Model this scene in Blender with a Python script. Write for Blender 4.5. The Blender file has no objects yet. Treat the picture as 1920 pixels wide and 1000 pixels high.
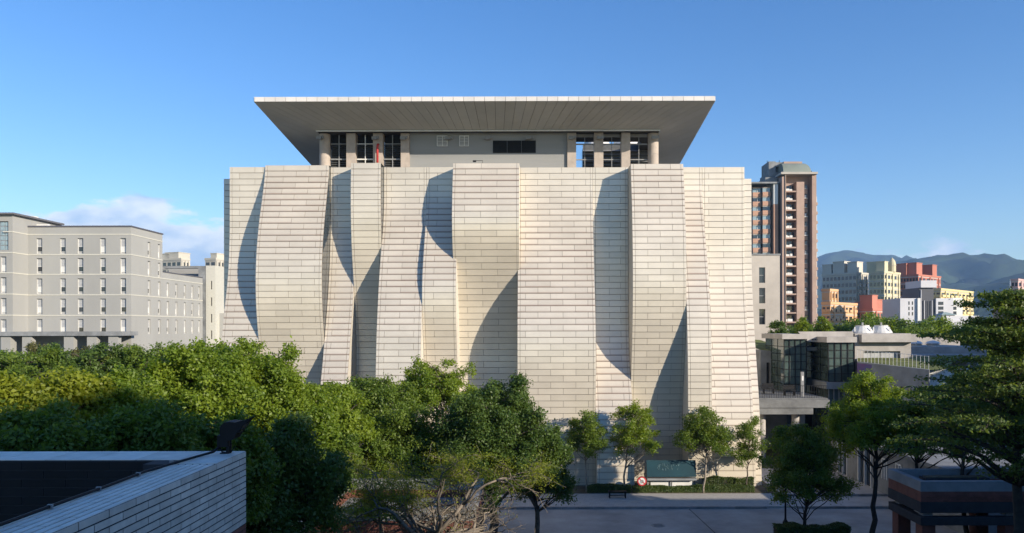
import bpy, math, random
import numpy as np
from mathutils import Vector, Matrix

scene = bpy.context.scene
COL = scene.collection
R = math.radians

# ------------------------------------------------------------------ camera
CAMZ, FPX, U0, V0 = 11.5, 1400.0, 1008.0, 615.0     # eye height, focal length in photo pixels, vanishing point
cam_d = bpy.data.cameras.new('camera')
cam = bpy.data.objects.new('camera', cam_d); COL.objects.link(cam)
cam.location = (0, 0, CAMZ); cam.rotation_euler = (R(90), R(0.12), 0)
cam_d.sensor_width = 36.0
cam_d.lens = 36.0 * FPX / 1920.0
cam_d.shift_x = -(U0 - 960.0) / 1920.0
cam_d.shift_y = (V0 - 500.0) / 1920.0
cam_d.clip_start = 0.1; cam_d.clip_end = 20000
scene.camera = cam

# ------------------------------------------------------------------ sun and sky
SUN = Vector((1.25, -1.0, 0.53)).normalized()
elev = math.asin(SUN.z); azim = math.atan2(SUN.x, SUN.y)
sd = bpy.data.lights.new('sun', 'SUN'); sd.energy = 4.6; sd.angle = R(0.5); sd.color = (1.0, 0.88, 0.72)
so = bpy.data.objects.new('sun', sd); COL.objects.link(so)
so.rotation_euler = SUN.to_track_quat('Z', 'Y').to_euler(); so.location = (60, -50, 60)
world = bpy.data.worlds.new('World'); scene.world = world; world.use_nodes = True
wn = world.node_tree; wn.nodes.clear()
def wnode(t, **kw):
    n = wn.nodes.new(t)
    for k, v in kw.items(): setattr(n, k, v)
    return n
wout = wnode('ShaderNodeOutputWorld'); wbg = wnode('ShaderNodeBackground')
sky = wnode('ShaderNodeTexSky', sky_type='NISHITA', sun_disc=False)
sky.sun_elevation = elev; sky.sun_rotation = azim
sky.altitude = 0; sky.air_density = 1.0; sky.dust_density = 0.15; sky.ozone_density = 2.2
wbg.inputs['Strength'].default_value = 0.13
hsv = wnode('ShaderNodeHueSaturation'); hsv.inputs['Saturation'].default_value = 1.33; hsv.inputs['Value'].default_value = .94; hsv.inputs['Hue'].default_value = .512
wn.links.new(sky.outputs[0], hsv.inputs['Color'])
# thin clouds near the horizon, by direction only
tc = wnode('ShaderNodeTexCoord'); sep = wnode('ShaderNodeSeparateXYZ'); wn.links.new(tc.outputs['Generated'], sep.inputs[0])
mp = wnode('ShaderNodeMapping'); mp.inputs['Scale'].default_value = (1.0, 1.0, 2.6); mp.inputs['Location'].default_value = (0.3, 0.1, 0.0)
wn.links.new(tc.outputs['Generated'], mp.inputs[0])
nz = wnode('ShaderNodeTexNoise'); nz.inputs['Scale'].default_value = 8.0; nz.inputs['Detail'].default_value = 10; nz.inputs['Roughness'].default_value = 0.58
wn.links.new(mp.outputs[0], nz.inputs['Vector'])
def wmath(op, a, b=None, clamp=False):
    n = wnode('ShaderNodeMath', operation=op, use_clamp=clamp)
    for i, x in enumerate((a, b)):
        if x is None: continue
        if isinstance(x, (int, float)): n.inputs[i].default_value = x
        else: wn.links.new(x, n.inputs[i])
    return n.outputs[0]
def wrange(x, a, b, c, d):
    n = wnode('ShaderNodeMapRange', interpolation_type='SMOOTHSTEP')
    wn.links.new(x, n.inputs[0])
    for i, v in enumerate((a, b, c, d)): n.inputs[i + 1].default_value = v
    return n.outputs[0]
band = wrange(sep.outputs[2], 0.085, 0.19, 0.16, -0.40)            # clouds bank up low over the horizon
dv = wnode('ShaderNodeVectorMath', operation='DISTANCE'); wn.links.new(tc.outputs['Generated'], dv.inputs[0]); dv.inputs[1].default_value = (-.43, .895, .11)
blob = wrange(dv.outputs['Value'], 0.05, 0.20, 0.24, -0.08)          # a cumulus bank to the left, thin streaks elsewhere
cl = wrange(wmath('ADD', wmath('ADD', nz.outputs['Fac'], band), blob), 0.56, 0.66, 0.0, 0.95)
nz2 = wnode('ShaderNodeTexNoise'); nz2.inputs['Scale'].default_value = 14; nz2.inputs['Detail'].default_value = 7
mp2 = wnode('ShaderNodeMapping'); mp2.inputs['Scale'].default_value = (1.0, 1.0, 2.0); mp2.inputs['Location'].default_value = (2.1, 0.4, 0.2)
wn.links.new(tc.outputs['Generated'], mp2.inputs[0]); wn.links.new(mp2.outputs[0], nz2.inputs['Vector'])
cshade = wrange(nz2.outputs['Fac'], 0.38, 0.66, 0.0, 1.0)
cc = wnode('ShaderNodeMix', data_type='RGBA'); wn.links.new(cshade, cc.inputs[0])
cc.inputs[6].default_value = (2.5, 3.5, 5.0, 1); cc.inputs[7].default_value = (5.3, 5.6, 5.9, 1)
cm = wnode('ShaderNodeMix', data_type='RGBA'); wn.links.new(cl, cm.inputs[0])
wn.links.new(hsv.outputs[0], cm.inputs[6]); wn.links.new(cc.outputs[2], cm.inputs[7])
wn.links.new(cm.outputs[2], wbg.inputs['Color']); wn.links.new(wbg.outputs[0], wout.inputs[0])
vs = scene.view_settings
vs.view_transform = 'Standard'; vs.look = 'None'; vs.gamma = 1.0; vs.exposure = 0.72; vs.use_curve_mapping = False

# ------------------------------------------------------------------ helpers
def U(u, Y): return (u - U0) / FPX * Y            # photo column -> x at depth Y
def V(v, Y): return CAMZ + (V0 - v) / FPX * Y     # photo row -> z at depth Y

class MB:
    def __init__(s): s.v = []; s.f = []; s.m = []
    def add(s, vs_, fs, mi=0):
        n = len(s.v); s.v.extend([tuple(p) for p in vs_]); s.f.extend([tuple(i + n for i in f) for f in fs]); s.m.extend([mi] * len(fs)); return s
    def box(s, x0, x1, y0, y1, z0, z1, mi=0):
        return s.add([(x0,y0,z0),(x1,y0,z0),(x1,y1,z0),(x0,y1,z0),(x0,y0,z1),(x1,y0,z1),(x1,y1,z1),(x0,y1,z1)],
                     [(0,3,2,1),(4,5,6,7),(0,1,5,4),(1,2,6,5),(2,3,7,6),(3,0,4,7)], mi)
    def slab(s, a, b, c, d, t, mi=0):                # quad a,b,c,d thickened by t against its normal
        a, b, c, d = map(Vector, (a, b, c, d)); n = (b - a).cross(d - a).normalized() * -t
        return s.add([a,b,c,d,a+n,b+n,c+n,d+n], [(0,1,2,3),(7,6,5,4),(0,4,5,1),(1,5,6,2),(2,6,7,3),(3,7,4,0)], mi)
    def prism(s, poly, z0, z1, mi=0):                # plan polygon (ccw) extruded upward
        n = len(poly)
        return s.add([(x,y,z0) for x,y in poly] + [(x,y,z1) for x,y in poly],
                     [tuple(range(n-1,-1,-1)), tuple(range(n,2*n))] + [(i,(i+1)%n,n+(i+1)%n,n+i) for i in range(n)], mi)
    def lathe(s, cx, cy, prof, seg=16, mi=0):        # prof: list of (r, z)
        vs_ = []; fs = []
        for r, z in prof:
            for k in range(seg):
                a = 2*math.pi*k/seg; vs_.append((cx + r*math.cos(a), cy + r*math.sin(a), z))
        for i in range(len(prof)-1):
            for k in range(seg):
                k2 = (k+1) % seg; fs.append((i*seg+k, i*seg+k2, (i+1)*seg+k2, (i+1)*seg+k))
        fs.append(tuple(range(seg-1,-1,-1))); fs.append(tuple((len(prof)-1)*seg+k for k in range(seg)))
        return s.add(vs_, fs, mi)
    def tube(s, pts, rad, seg=6, mi=0, cap=True):
        pts = [Vector(p) for p in pts]; n = len(pts)
        if not hasattr(rad, '__len__'): rad = [rad]*n
        vs_ = []; fs = []; t0 = (pts[1]-pts[0]).normalized()
        up = Vector((0,0,1)) if abs(t0.z) < .9 else Vector((1,0,0)); a = t0.cross(up).normalized()
        for i, p in enumerate(pts):
            t = (pts[min(i+1,n-1)] - pts[max(i-1,0)])
            t = t.normalized() if t.length > 1e-6 else t0
            a = (a - t*a.dot(t)); a = a.normalized() if a.length > 1e-5 else t.orthogonal().normalized(); b = t.cross(a)
            for k in range(seg):
                w = 2*math.pi*k/seg; vs_.append(p + (a*math.cos(w) + b*math.sin(w))*rad[i])
        for i in range(n-1):
            for k in range(seg):
                k2 = (k+1) % seg; fs.append((i*seg+k, i*seg+k2, (i+1)*seg+k2, (i+1)*seg+k))
        if cap: fs.append(tuple(range(seg-1,-1,-1))); fs.append(tuple((n-1)*seg+k for k in range(seg)))
        return s.add(vs_, fs, mi)
    def mesh(s, name, mats):
        me = bpy.data.meshes.new(name); me.from_pydata(s.v, [], s.f)
        if not isinstance(mats, (list, tuple)): mats = [mats]
        for m in mats: me.materials.append(m)
        if len(mats) > 1: me.polygons.foreach_set('material_index', s.m)
        me.update(); return me
    def build(s, name, mats, parent=None, smooth=False):
        me = s.mesh(name, mats)
        if smooth: me.shade_smooth()
        return link(name, me, parent)

def link(name, data, parent=None, loc=None):
    o = bpy.data.objects.new(name, data); COL.objects.link(o)
    if parent is not None: o.parent = parent
    if loc is not None: o.location = loc
    return o
def tag(o, label=None, cat=None, group=None, kind=None):
    if label: o['label'] = label
    if cat: o['category'] = cat
    if group: o['group'] = group
    if kind: o['kind'] = kind
    return o
ORIG = {}
def thing(name, label, cat, loc=(0,0,0), rz=0.0, group=None):
    o = link(name, None); o.location = loc; o.rotation_euler = (0,0,rz); o.empty_display_size = .2
    return tag(o, label, cat, group)
def off(o):      # parts given in world coordinates under an un-rotated root that stands at its base
    return Vector(o.location)
def wpart(mb, name, mats, root, parent=None, smooth=False):
    """build a part from world-space vertices under root (root unrotated at its base)"""
    L = root.location
    mb.v = [(p[0]-L.x, p[1]-L.y, p[2]-L.z) for p in mb.v]
    return mb.build(name, mats, parent or root, smooth)
def copy_tree(o, parent=None):
    c = o.copy(); COL.objects.link(c); c.parent = parent
    for ch in o.children: copy_tree(ch, c)
    return c
def struct(o): o['kind'] = 'structure'; return o

# ------------------------------------------------------------------ materials
def mat(name, col, rough=0.7, var=0.12, scale=3.0, metal=0.0, bump=0.0, bscale=40.0, spec=0.35, isl=0.0, dirt=None, col2=None, stretch=(1,1,1)):
    m = bpy.data.materials.new(name); m.use_nodes = True; nt = m.node_tree; nd = nt.nodes; lk = nt.links
    b = nd['Principled BSDF']; b.inputs['Roughness'].default_value = rough; b.inputs['Metallic'].default_value = metal
    b.inputs['Specular IOR Level'].default_value = spec
    t = nd.new('ShaderNodeNewGeometry')
    mpn = nd.new('ShaderNodeMapping'); mpn.inputs['Scale'].default_value = stretch; lk.new(t.outputs['Position'], mpn.inputs[0])
    n = nd.new('ShaderNodeTexNoise'); n.inputs['Scale'].default_value = scale; n.inputs['Detail'].default_value = 6; n.inputs['Roughness'].default_value = .65
    lk.new(mpn.outputs[0], n.inputs['Vector'])
    mx = nd.new('ShaderNodeMix'); mx.data_type = 'RGBA'
    c2 = col2 or tuple(c*(1-2.2*var) for c in col); c1 = tuple(min(1, c*(1+var)) for c in col)
    mx.inputs[6].default_value = (*c2, 1); mx.inputs[7].default_value = (*c1, 1)
    rr = nd.new('ShaderNodeMapRange'); lk.new(n.outputs['Fac'], rr.inputs[0]); rr.inputs[1].default_value = .3; rr.inputs[2].default_value = .7
    lk.new(rr.outputs[0], mx.inputs[0]); last = mx.outputs[2]
    if isl:
        oi = nd.new('ShaderNodeObjectInfo'); ad = nd.new('ShaderNodeMath'); ad.operation = 'ADD'
        lk.new(t.outputs['Random Per Island'], ad.inputs[0]); lk.new(oi.outputs['Random'], ad.inputs[1])
        fr = nd.new('ShaderNodeMath'); fr.operation = 'FRACT'; lk.new(ad.outputs[0], fr.inputs[0])
        mr = nd.new('ShaderNodeMapRange'); lk.new(fr.outputs[0], mr.inputs[0]); mr.inputs[3].default_value = 1-isl; mr.inputs[4].default_value = 1+isl*.6
        h = nd.new('ShaderNodeHueSaturation'); lk.new(last, h.inputs['Color']); lk.new(mr.outputs[0], h.inputs['Value']); last = h.outputs[0]
    if dirt:
        at = nd.new('ShaderNodeAttribute'); at.attribute_name = 'dirt'
        dm = nd.new('ShaderNodeMix'); dm.data_type = 'RGBA'; lk.new(at.outputs['Fac'], dm.inputs[0]); lk.new(last, dm.inputs[6])
        dm.inputs[7].default_value = (*dirt, 1); last = dm.outputs[2]
    lk.new(last, b.inputs['Base Color'])
    if bump:
        n2 = nd.new('ShaderNodeTexNoise'); n2.inputs['Scale'].default_value = bscale; n2.inputs['Detail'].default_value = 4
        lk.new(t.outputs['Position'], n2.inputs['Vector'])
        bp = nd.new('ShaderNodeBump'); bp.inputs['Strength'].default_value = bump; bp.inputs['Distance'].default_value = .02
        lk.new(n2.outputs['Fac'], bp.inputs['Height']); lk.new(bp.outputs[0], b.inputs['Normal'])
    return m
def glass(name, col, rough=0.08, spec=0.8):
    m = mat(name, col, rough, .2, .8, spec=spec); return m
M = {}
M['panel'] = mat('facade_panel', (.64,.58,.475), .36, .05, .35, metal=.28, spec=.5, isl=.07, dirt=(.30,.205,.155))
M['joint'] = mat('facade_joint', (.27,.22,.18), .8)
M['side'] = mat('facade_return', (.52,.485,.42), .5, .05, .5)
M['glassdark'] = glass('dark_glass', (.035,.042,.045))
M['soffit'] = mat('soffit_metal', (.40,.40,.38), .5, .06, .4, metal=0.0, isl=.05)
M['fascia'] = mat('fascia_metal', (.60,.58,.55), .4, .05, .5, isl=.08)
M['seam'] = mat('dark_seam', (.05,.05,.05), .8)
M['pent'] = mat('penthouse_wall', (.235,.24,.24), .55, .06, .4, stretch=(.2,1,3))
M['stone'] = mat('pier_stone', (.38,.33,.29), .7, .1, 1.5)
M['louvre'] = mat('louvre_metal', (.10,.105,.105), .5, .1)
M['white_metal'] = mat('white_metal', (.62,.62,.60), .4, .06)
M['grey_metal'] = mat('grey_metal', (.22,.225,.23), .45, .1)
M['black_metal'] = mat('black_metal', (.007,.0075,.009), .6, .2, spec=.25)
M['red_paint'] = mat('red_paint', (.45,.04,.04), .5)
M['concrete'] = mat('concrete', (.36,.34,.32), .85, .12, .8, bump=.15, bscale=12)
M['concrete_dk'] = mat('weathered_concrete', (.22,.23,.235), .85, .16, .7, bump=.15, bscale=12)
# ------------------------------------------------------------------ the hall with the rippling facade
Y0 = 56.0
museum = thing('concert_hall', 'large windowless hall with rippling pale panel facade under a broad flaring grey roof', 'building', (-2.0, 56.0, 0.0))
def zprof(nodes):
    zs = []; ds = []
    for v, d in nodes: zs.append(V(v, Y0 - d)); ds.append(d)
    order = np.argsort(zs); zs = np.array(zs)[order]; ds = np.array(ds)[order]
    g = np.arange(-3, 30, .05); y = np.interp(g, zs, ds)
    k = np.exp(-.5*(np.arange(-30,31)*.05/.55)**2); k /= k.sum()
    y = np.convolve(np.pad(y, 30, mode='edge'), k, 'valid')
    return lambda z: float(np.interp(z, g, y))
# photo columns (at the ribbon's own relief), top row, panel length, relief profile (row, metres proud)
def X0(u, d=0.0): return U(u, Y0 - d)
RIB = [
 ('s0', X0(420,-1.0), X0(434,-1.0), 334, 2.0, [(300,-1.0),(900,-1.0)]),
 ('s1', X0(431), X0(498.5), 312, 2.3, [(300,0),(430,0),(475,.1),(520,.35),(560,.75),(600,1.2),(655,1.6),(720,2.0),(800,2.3),(920,2.5)]),
 ('s2', X0(498.5), X0(618), 309, 1.9, [(300,0),(330,.15),(360,.55),(420,1.4),(467,1.85),(520,2.05),(560,2.0),(600,1.8),(650,1.35),(700,.9),(740,.5),(800,.3),(920,.2)]),
 ('s3', X0(618), X0(665.4), 313, 9.0, [(300,-.35),(430,-.35),(490,-.05),(520,.15),(560,.5),(600,.95),(640,1.4),(672,1.75),(730,2.5),(800,2.9),(920,3.2)]),
 ('s4', X0(665.4), X0(720.5), 305, 9.0, [(300,1.05),(360,1.2),(415,1.15),(470,.9),(515,.5),(557,.1),(600,-.2),(650,-.4),(920,-.4)]),
 ('s5', X0(720.5), X0(800.5), 313, 2.1, [(300,0),(370,0),(410,.2),(440,.6),(484,1.3),(530,1.9),(580,2.35),(622,2.7),(723,3.1),(800,3.2),(920,3.2)]),
 ('s6', X0(800.5), X0(855.3,2.2), 313, 9.0, [(300,0),(375,0),(410,.4),(440,.95),(470,1.5),(500,2.0),(530,2.3),(560,2.35),(600,2.2),(640,1.8),(680,1.4),(720,1.1),(920,1.0)]),
 ('s7', X0(850.2,1.55), X0(974.6,1.5), 306, 2.3, [(300,1.5),(340,1.95),(375,2.3),(410,2.45),(440,2.35),(470,2.0),(500,1.5),(530,1.0),(560,.5),(600,.1),(650,-.2),(720,-.3),(920,-.3)]),
 ('s8', X0(972), X0(1112), 314, 1.8, [(300,0),(360,.05),(400,.25),(440,.6),(475,1.0),(509,1.4),(545,1.9),(580,2.35),(610,2.65),(645,2.8),(690,2.8),(740,2.6),(800,2.4),(920,2.2)]),
 ('s9', X0(1112), X0(1178.3), 314, 1.7, [(300,0),(540,0),(620,.2),(665,.5),(685,.8),(705,1.3),(726,1.75),(760,2.35),(800,2.8),(850,3.2),(920,3.5)]),
 ('s10', X0(1178.3), X0(1274.4), 308, 1.8, [(300,1.45),(345,1.85),(386,2.2),(430,2.45),(480,2.6),(540,2.65),(600,2.45),(640,2.15),(680,1.8),(720,1.4),(770,1.0),(920,.7)]),
 ('s11', X0(1274.4), X0(1317), 314, 9.0, [(300,0),(350,0),(390,.3),(420,.75),(470,1.5),(520,2.1),(565,2.55),(610,2.8),(680,3.0),(760,3.05),(920,3.0)]),
 ('s12', X0(1317), X0(1396.6), 314, 2.2, [(300,0),(480,0),(530,.15),(580,.45),(630,.85),(681,1.4),(750,2.05),(803,2.4),(920,2.9)]),
 ('s13', X0(1396.6), X0(1410.5), 336, 9.0, [(300,-.12),(480,-.12),(530,0),(580,.3),(630,.65),(681,1.1),(750,1.7),(803,2.0),(920,2.4)]),
]
ROW = .4545
panels = []       # (size, ribbon index, verts, faces, dirt)
rib_objs = []
ML = museum.location
for ri, (nm, xl, xr, vt, plen, nodes) in enumerate(RIB):
    D = zprof(nodes)
    zt = V(vt, Y0 - D(V(vt, Y0)))
    nrow = int(math.ceil(zt / ROW)); zs = [zt - k*ROW for k in range(nrow)] + [-.15]
    mb = MB(); back = 58.4; e = .012
    fr = []
    zz = []
    for a, b_ in zip(zs[:-1], zs[1:]): zz += [a, (a+b_)/2]
    zz.append(zs[-1])
    vsl = []
    for z in zz:
        y = Y0 - D(z) + .05
        vsl += [(xl+e, y, z-.002), (xr-e, y, z-.002), (xr-e, back, z-.002), (xl+e, back, z-.002)]
    fs = []; mi = []
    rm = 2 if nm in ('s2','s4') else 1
    for i in range(len(zz)-1):
        a = i*4; b2 = a+4
        fs += [(a, b2, b2+1, a+1)[::-1][::-1]]; mi.append(0)
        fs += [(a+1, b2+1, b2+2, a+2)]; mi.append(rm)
        fs += [(a+3, b2+3, b2, a)]; mi.append(1)
    fs.append((0,1,2,3)); mi.append(1)
    vsl = [(p[0]-ML.x, p[1]-ML.y, p[2]-ML.z) for p in vsl]
    mb.v = vsl; mb.f = fs; mb.m = mi
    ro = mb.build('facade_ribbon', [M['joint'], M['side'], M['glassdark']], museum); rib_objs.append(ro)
    rng = random.Random(ri*7+3)
    for k in range(nrow):
        z1, z0 = zs[k], zs[k+1]
        if z1 - z0 < .12: continue
        g = .017; W = xr - xl
        if W < 1.2: xs = [xl, xr]
        else:
            ed = .19 if W > 1.5 else .12
            xs = [xl, xl+ed]
            inner0, inner1 = xl+ed, xr-ed
            o = (0.0 if k % 2 else .5) * plen + .35*plen*((ri*37) % 10)/10
            x = inner0 + o
            while x < inner1 - .3:
                if x > inner0 + .3: xs.append(x)
                x += plen
            xs += [inner1, xr]
        hz = z1 - z0
        za, zb, zc, zd = z1-g, z1-g-.12*hz, z0+g+.24*hz, z0+g
        slope = (D(z0)-D(z1))/hz                       # >0: the surface faces upward
        dd = max(0.0, min(1.0, (slope-.03)*4.5))
        for xa, xb in zip(xs[:-1], xs[1:]):
            j = rng.uniform(-.004,.004)
            a, b_ = xa+.011, xb-.011
            vv = []
            for z, lap in ((za,0),(zb,.002),(zc,.011),(zd,.014)):
                y = Y0 - D(z) - lap + j
                vv += [(a,y,z),(b_,y,z)]
            yb = Y0 - D(za) + .06; yb2 = Y0 - D(zd) + .06
            vv += [(a,yb,za),(b_,yb,za),(b_,yb2,zd),(a,yb2,zd)]
            ff = [(0,2,3,1),(2,4,5,3),(4,6,7,5),(0,1,9,8),(6,11,10,7),(0,8,11,6,4,2),(1,3,5,7,10,9)]
            w = dd*rng.uniform(.55,1.0)
            dirt = [.35*w,.35*w,.03,.03,.10*w,.10*w,.9*w,.9*w] + [.5]*4
            vis = 0 if (V0 - (za-CAMZ)*FPX/Y0) > 725 else 1
            panels.append(((b_-a)*hz*vis, ri, [(p[0]-ML.x,p[1]-ML.y,p[2]-ML.z) for p in vv], ff, dirt))
order = sorted(range(len(panels)), key=lambda i: -panels[i][0])
single = set(order[:300])
def pmesh(vv, ff, dirt):
    me = bpy.data.meshes.new('panel'); me.from_pydata(vv, [], ff); me.materials.append(M['panel'])
    at = me.attributes.new('dirt', 'FLOAT', 'POINT'); at.data.foreach_set('value', dirt); me.update(); return me
rest = {}
for i, (ar, ri, vv, ff, dirt) in enumerate(panels):
    if i in single:
        o = link('panel', pmesh(vv, ff, dirt), rib_objs[ri])
    else:
        q = rest.setdefault(ri, ([], [], []))
        n = len(q[0]); q[0].extend(vv); q[1].extend([tuple(k+n for k in f) for f in ff]); q[2].extend(dirt)
for ri, q in rest.items():
    o = link('panel_cladding', pmesh(*q), rib_objs[ri]); o['kind'] = 'stuff'

# main body behind the ribbons, roof deck
bx0, bx1 = X0(423), X0(1408)
zt = V(318, Y0)
b = MB(); b.box(bx0+.05, bx1-.05, 58.45, 92, 0, zt-.6)
wpart(b, 'rear_block', M['side'], museum)
b = MB(); b.box(bx0+.3, bx1-.3, 58.5, 91.8, zt-.59, zt-.45)
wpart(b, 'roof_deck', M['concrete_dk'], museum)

# ---- flaring roof: a ring canopy that falls gently to the back
YF, YI = 53.2, 57.5; TILT = .117
xe0, xe1 = U(478, YF), U(1341, YF); xi0, xi1 = U(594, YI), U(1238, YI)
YB, YBI = 86.0, 81.0
zTop = V(182, YF); zEave = V(190, YF); zIn = V(243.5, YI)
def eave(x, y): return (x, y, zEave - TILT*(y-YF))
def inn(x, y): return (x, y, zIn - TILT*(y-YI))
roof = MB()
# closed carcass just inside the panels
def rz(y): return -TILT*(y-YF)
t = .02
carc = MB()
hx0, hx1, hy0, hy1 = xi0+2.4, xi1-1.1, 60.2, 79.0        # the opening over the plant deck
outer = [(xe0,YF),(xe1,YF),(xe1,YB),(xe0,YB)]; inner_ = [(xi0,YI),(xi1,YI),(xi1,YBI),(xi0,YBI)]; hole = [(hx0,hy0),(hx1,hy0),(hx1,hy1),(hx0,hy1)]
vs_ = [(x,y,zTop+rz(y)) for x,y in outer] + [(x,y,zEave+rz(y)+.03) for x,y in outer] + [(x,y,zIn-TILT*(y-YI)+.03) for x,y in inner_] \
    + [(x,y,zIn-TILT*(y-YI)+.03) for x,y in hole] + [(x,y,zTop+rz(y)) for x,y in hole]
fs = []
for i in range(4):
    j = (i+1) % 4
    fs += [(i,4+i,4+j,j),(4+i,8+i,8+j,4+j),(8+i,12+i,12+j,8+j),(12+i,16+i,16+j,12+j),(16+i,i,j,16+j)]
carc.add(vs_, fs)
rf = wpart(carc, 'roof', M['seam'], museum)
def strip_panels(name, A0, A1, B0, B1, n, m, parent, th=.04, gap=.012, mid=None):
    """n panels between the edge A0-A1 and the edge B0-B1"""
    A0, A1, B0, B1 = map(Vector, (A0,A1,B0,B1))
    for i in range(n):
        s0, s1 = i/n, (i+1)/n
        La = (A1-A0).length; g = gap/La
        q = [A0.lerp(A1,s0+g), A0.lerp(A1,s1-g), B0.lerp(B1,s1-g), B0.lerp(B1,s0+g)]
        mb = MB(); mb.slab(*q, th); wpart(mb, name, m, museum, parent)
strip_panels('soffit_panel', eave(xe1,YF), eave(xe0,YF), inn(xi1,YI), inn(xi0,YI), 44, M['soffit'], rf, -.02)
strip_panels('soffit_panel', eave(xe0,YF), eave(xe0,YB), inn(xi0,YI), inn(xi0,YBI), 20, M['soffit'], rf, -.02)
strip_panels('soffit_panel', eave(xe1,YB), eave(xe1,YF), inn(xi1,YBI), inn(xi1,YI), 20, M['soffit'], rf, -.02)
nF = 44
for i in range(nF):
    a = xe0 + (xe1-xe0)*i/nF + .012; c = xe0 + (xe1-xe0)*(i+1)/nF - .012
    mb = MB(); mb.box(a, c, YF-.05, YF-.005, zEave+.0, zTop+.02); wpart(mb, 'fascia_panel', M['fascia'], museum, rf)
for xs_, sg in ((xe0,-1),(xe1,1)):
    for i in range(16):
        y0_ = YF + (YB-YF)*i/16 + .01; y1_ = YF + (YB-YF)*(i+1)/16 - .01
        x_ = xs_ + sg*.005; x2 = xs_ + sg*.05
        mb = MB()
        za, zb_ = zEave+rz(y0_), zEave+rz(y1_); ha = zTop - zEave + .02
        mb.add([(x_,y0_,za),(x2,y0_,za),(x2,y1_,zb_),(x_,y1_,zb_),(x_,y0_,za+ha),(x2,y0_,za+ha),(x2,y1_,zb_+ha),(x_,y1_,zb_+ha)],
               [(0,3,2,1),(4,5,6,7),(0,1,5,4),(1,2,6,5),(2,3,7,6),(3,0,4,7)])
        wpart(mb, 'fascia_panel', M['fascia'], museum, rf)
mb = MB(); mb.box(xi0-.02, xi1+.02, YI-.10, YI-.01, zIn-.13, zIn-.03); wpart(mb, 'soffit_trim', M['white_metal'], museum, rf)
mb = MB(); xa = U(987, 60); mb.tube([(xa,59,zTop-.9),(xa,59,zTop+.25)], .03, 6); mb.tube([(xa-.06,59,zTop+.2),(xa+.08,59,zTop+.2)], .05, 6)
mb.tube([(xa,59,zTop+.25),(xa+.05,59,zTop+.5)], .015, 5)
wpart(mb, 'antenna', M['white_metal'], museum, rf)

# ---- attic storey under the roof
YP = 57.95
zb0 = V(330, YP); zb1 = zIn - .05
def pier(u0, u1, nm='pier'):
    mb = MB(); mb.box(U(u0,YP), U(u1,YP), YP, YP+.8, zb0, zb1-.06); return wpart(mb, nm, M['stone'], museum)
for u0, u1 in ((650,667),(700,718),(752,768),(1064.5,1081),(1115,1132),(1166,1182.5)): pier(u0, u1)
for u in (607, 1227):
    mb = MB(); mb.lathe(U(u,YP), YP+.45, [(.42,zb0),(.42,(zb0+zb1)/2-.01),(.41,(zb0+zb1)/2),(.42,(zb0+zb1)/2+.01),(.42,zb1-.06)], 24); wpart(mb, 'round_column', M['stone'], museum, smooth=False)
mb = MB(); xw0, xw1 = U(768,YP)+.01, U(1064.5,YP)-.01
mb.box(xw0, xw1, YP+.2, YP+.5, zb0, zb1); mb.box(xw0, xw0+.3, YP+.5, 70, zb0, zb1-1.5); mb.box(xw1-.3, xw1, YP+.5, 70, zb0, zb1-1.5)
wall = wpart(mb, 'attic_wall', M['pent'], museum)
for u0, u1 in ((820,840),(862,880)):
    x0, x1, z0, z1 = U(u0,YP+.2), U(u1,YP+.2), V(274.5,YP+.2), V(254.5,YP+.2)
    mb = MB(); mb.box(x0,x1,YP+.16,YP+.199,z0,z1); w = wpart(mb, 'window', M['pent'], museum, wall)
    mb = MB()
    for a in (x0, x0+(x1-x0)*.5, x1-.05): mb.box(a,a+.05,YP+.12,YP+.158,z0,z1)
    for a in (z0, z1-.05): mb.box(x0,x1,YP+.125,YP+.157,a,a+.05)
    for k in range(1,7): mb.box(x0+.06,x1-.06,YP+.135,YP+.157,z0+(z1-z0)*k/7,z0+(z1-z0)*k/7+.02)
    mb.v = [(p[0]-ML.x,p[1]-ML.y,p[2]-ML.z) for p in mb.v]; mb.build('grille', M['white_metal'], wall)
x0, x1, z0, z1 = U(925,YP+.2), U(1006,YP+.2), V(287,YP+.2), V(264,YP+.2)
for i in range(3):
    a = x0+(x1-x0)*i/3; c = x0+(x1-x0)*(i+1)/3-.03
    mb = MB(); mb.box(a,c,YP+.17,YP+.199,z0,z1)
    for k in range(9): mb.box(a+.03,c-.03,YP+.13,YP+.168,z0+.04+(z1-z0)*k/9,z0+.04+(z1-z0)*k/9+.05)
    wpart(mb, 'louvre_panel', M['black_metal'], museum, wall)
def flood(u, v, y):
    mb = MB(); x, z = U(u,y), V(v,y)
    mb.box(x-.22,x+.16,y-.42,y-.16,z-.13,z+.1); mb.box(x-.05,x+.05,y-.18,y-.002,z-.04,z+.04); mb.box(x+.2,x+.32,y-.36,y-.2,z-.08,z+.14); mb.box(x+.12,x+.22,y-.3,y-.26,z-.02,z+.02)
    wpart(mb, 'floodlight', M['grey_metal'], museum)
for u, yy in ((705,YP),(758,YP),(842,YP+.2),(916,YP+.2),(992,YP+.2),(1072,YP),(1125,YP),(1227,YP)): flood(u, 260, yy)
flood(602, 259, YP)
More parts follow.
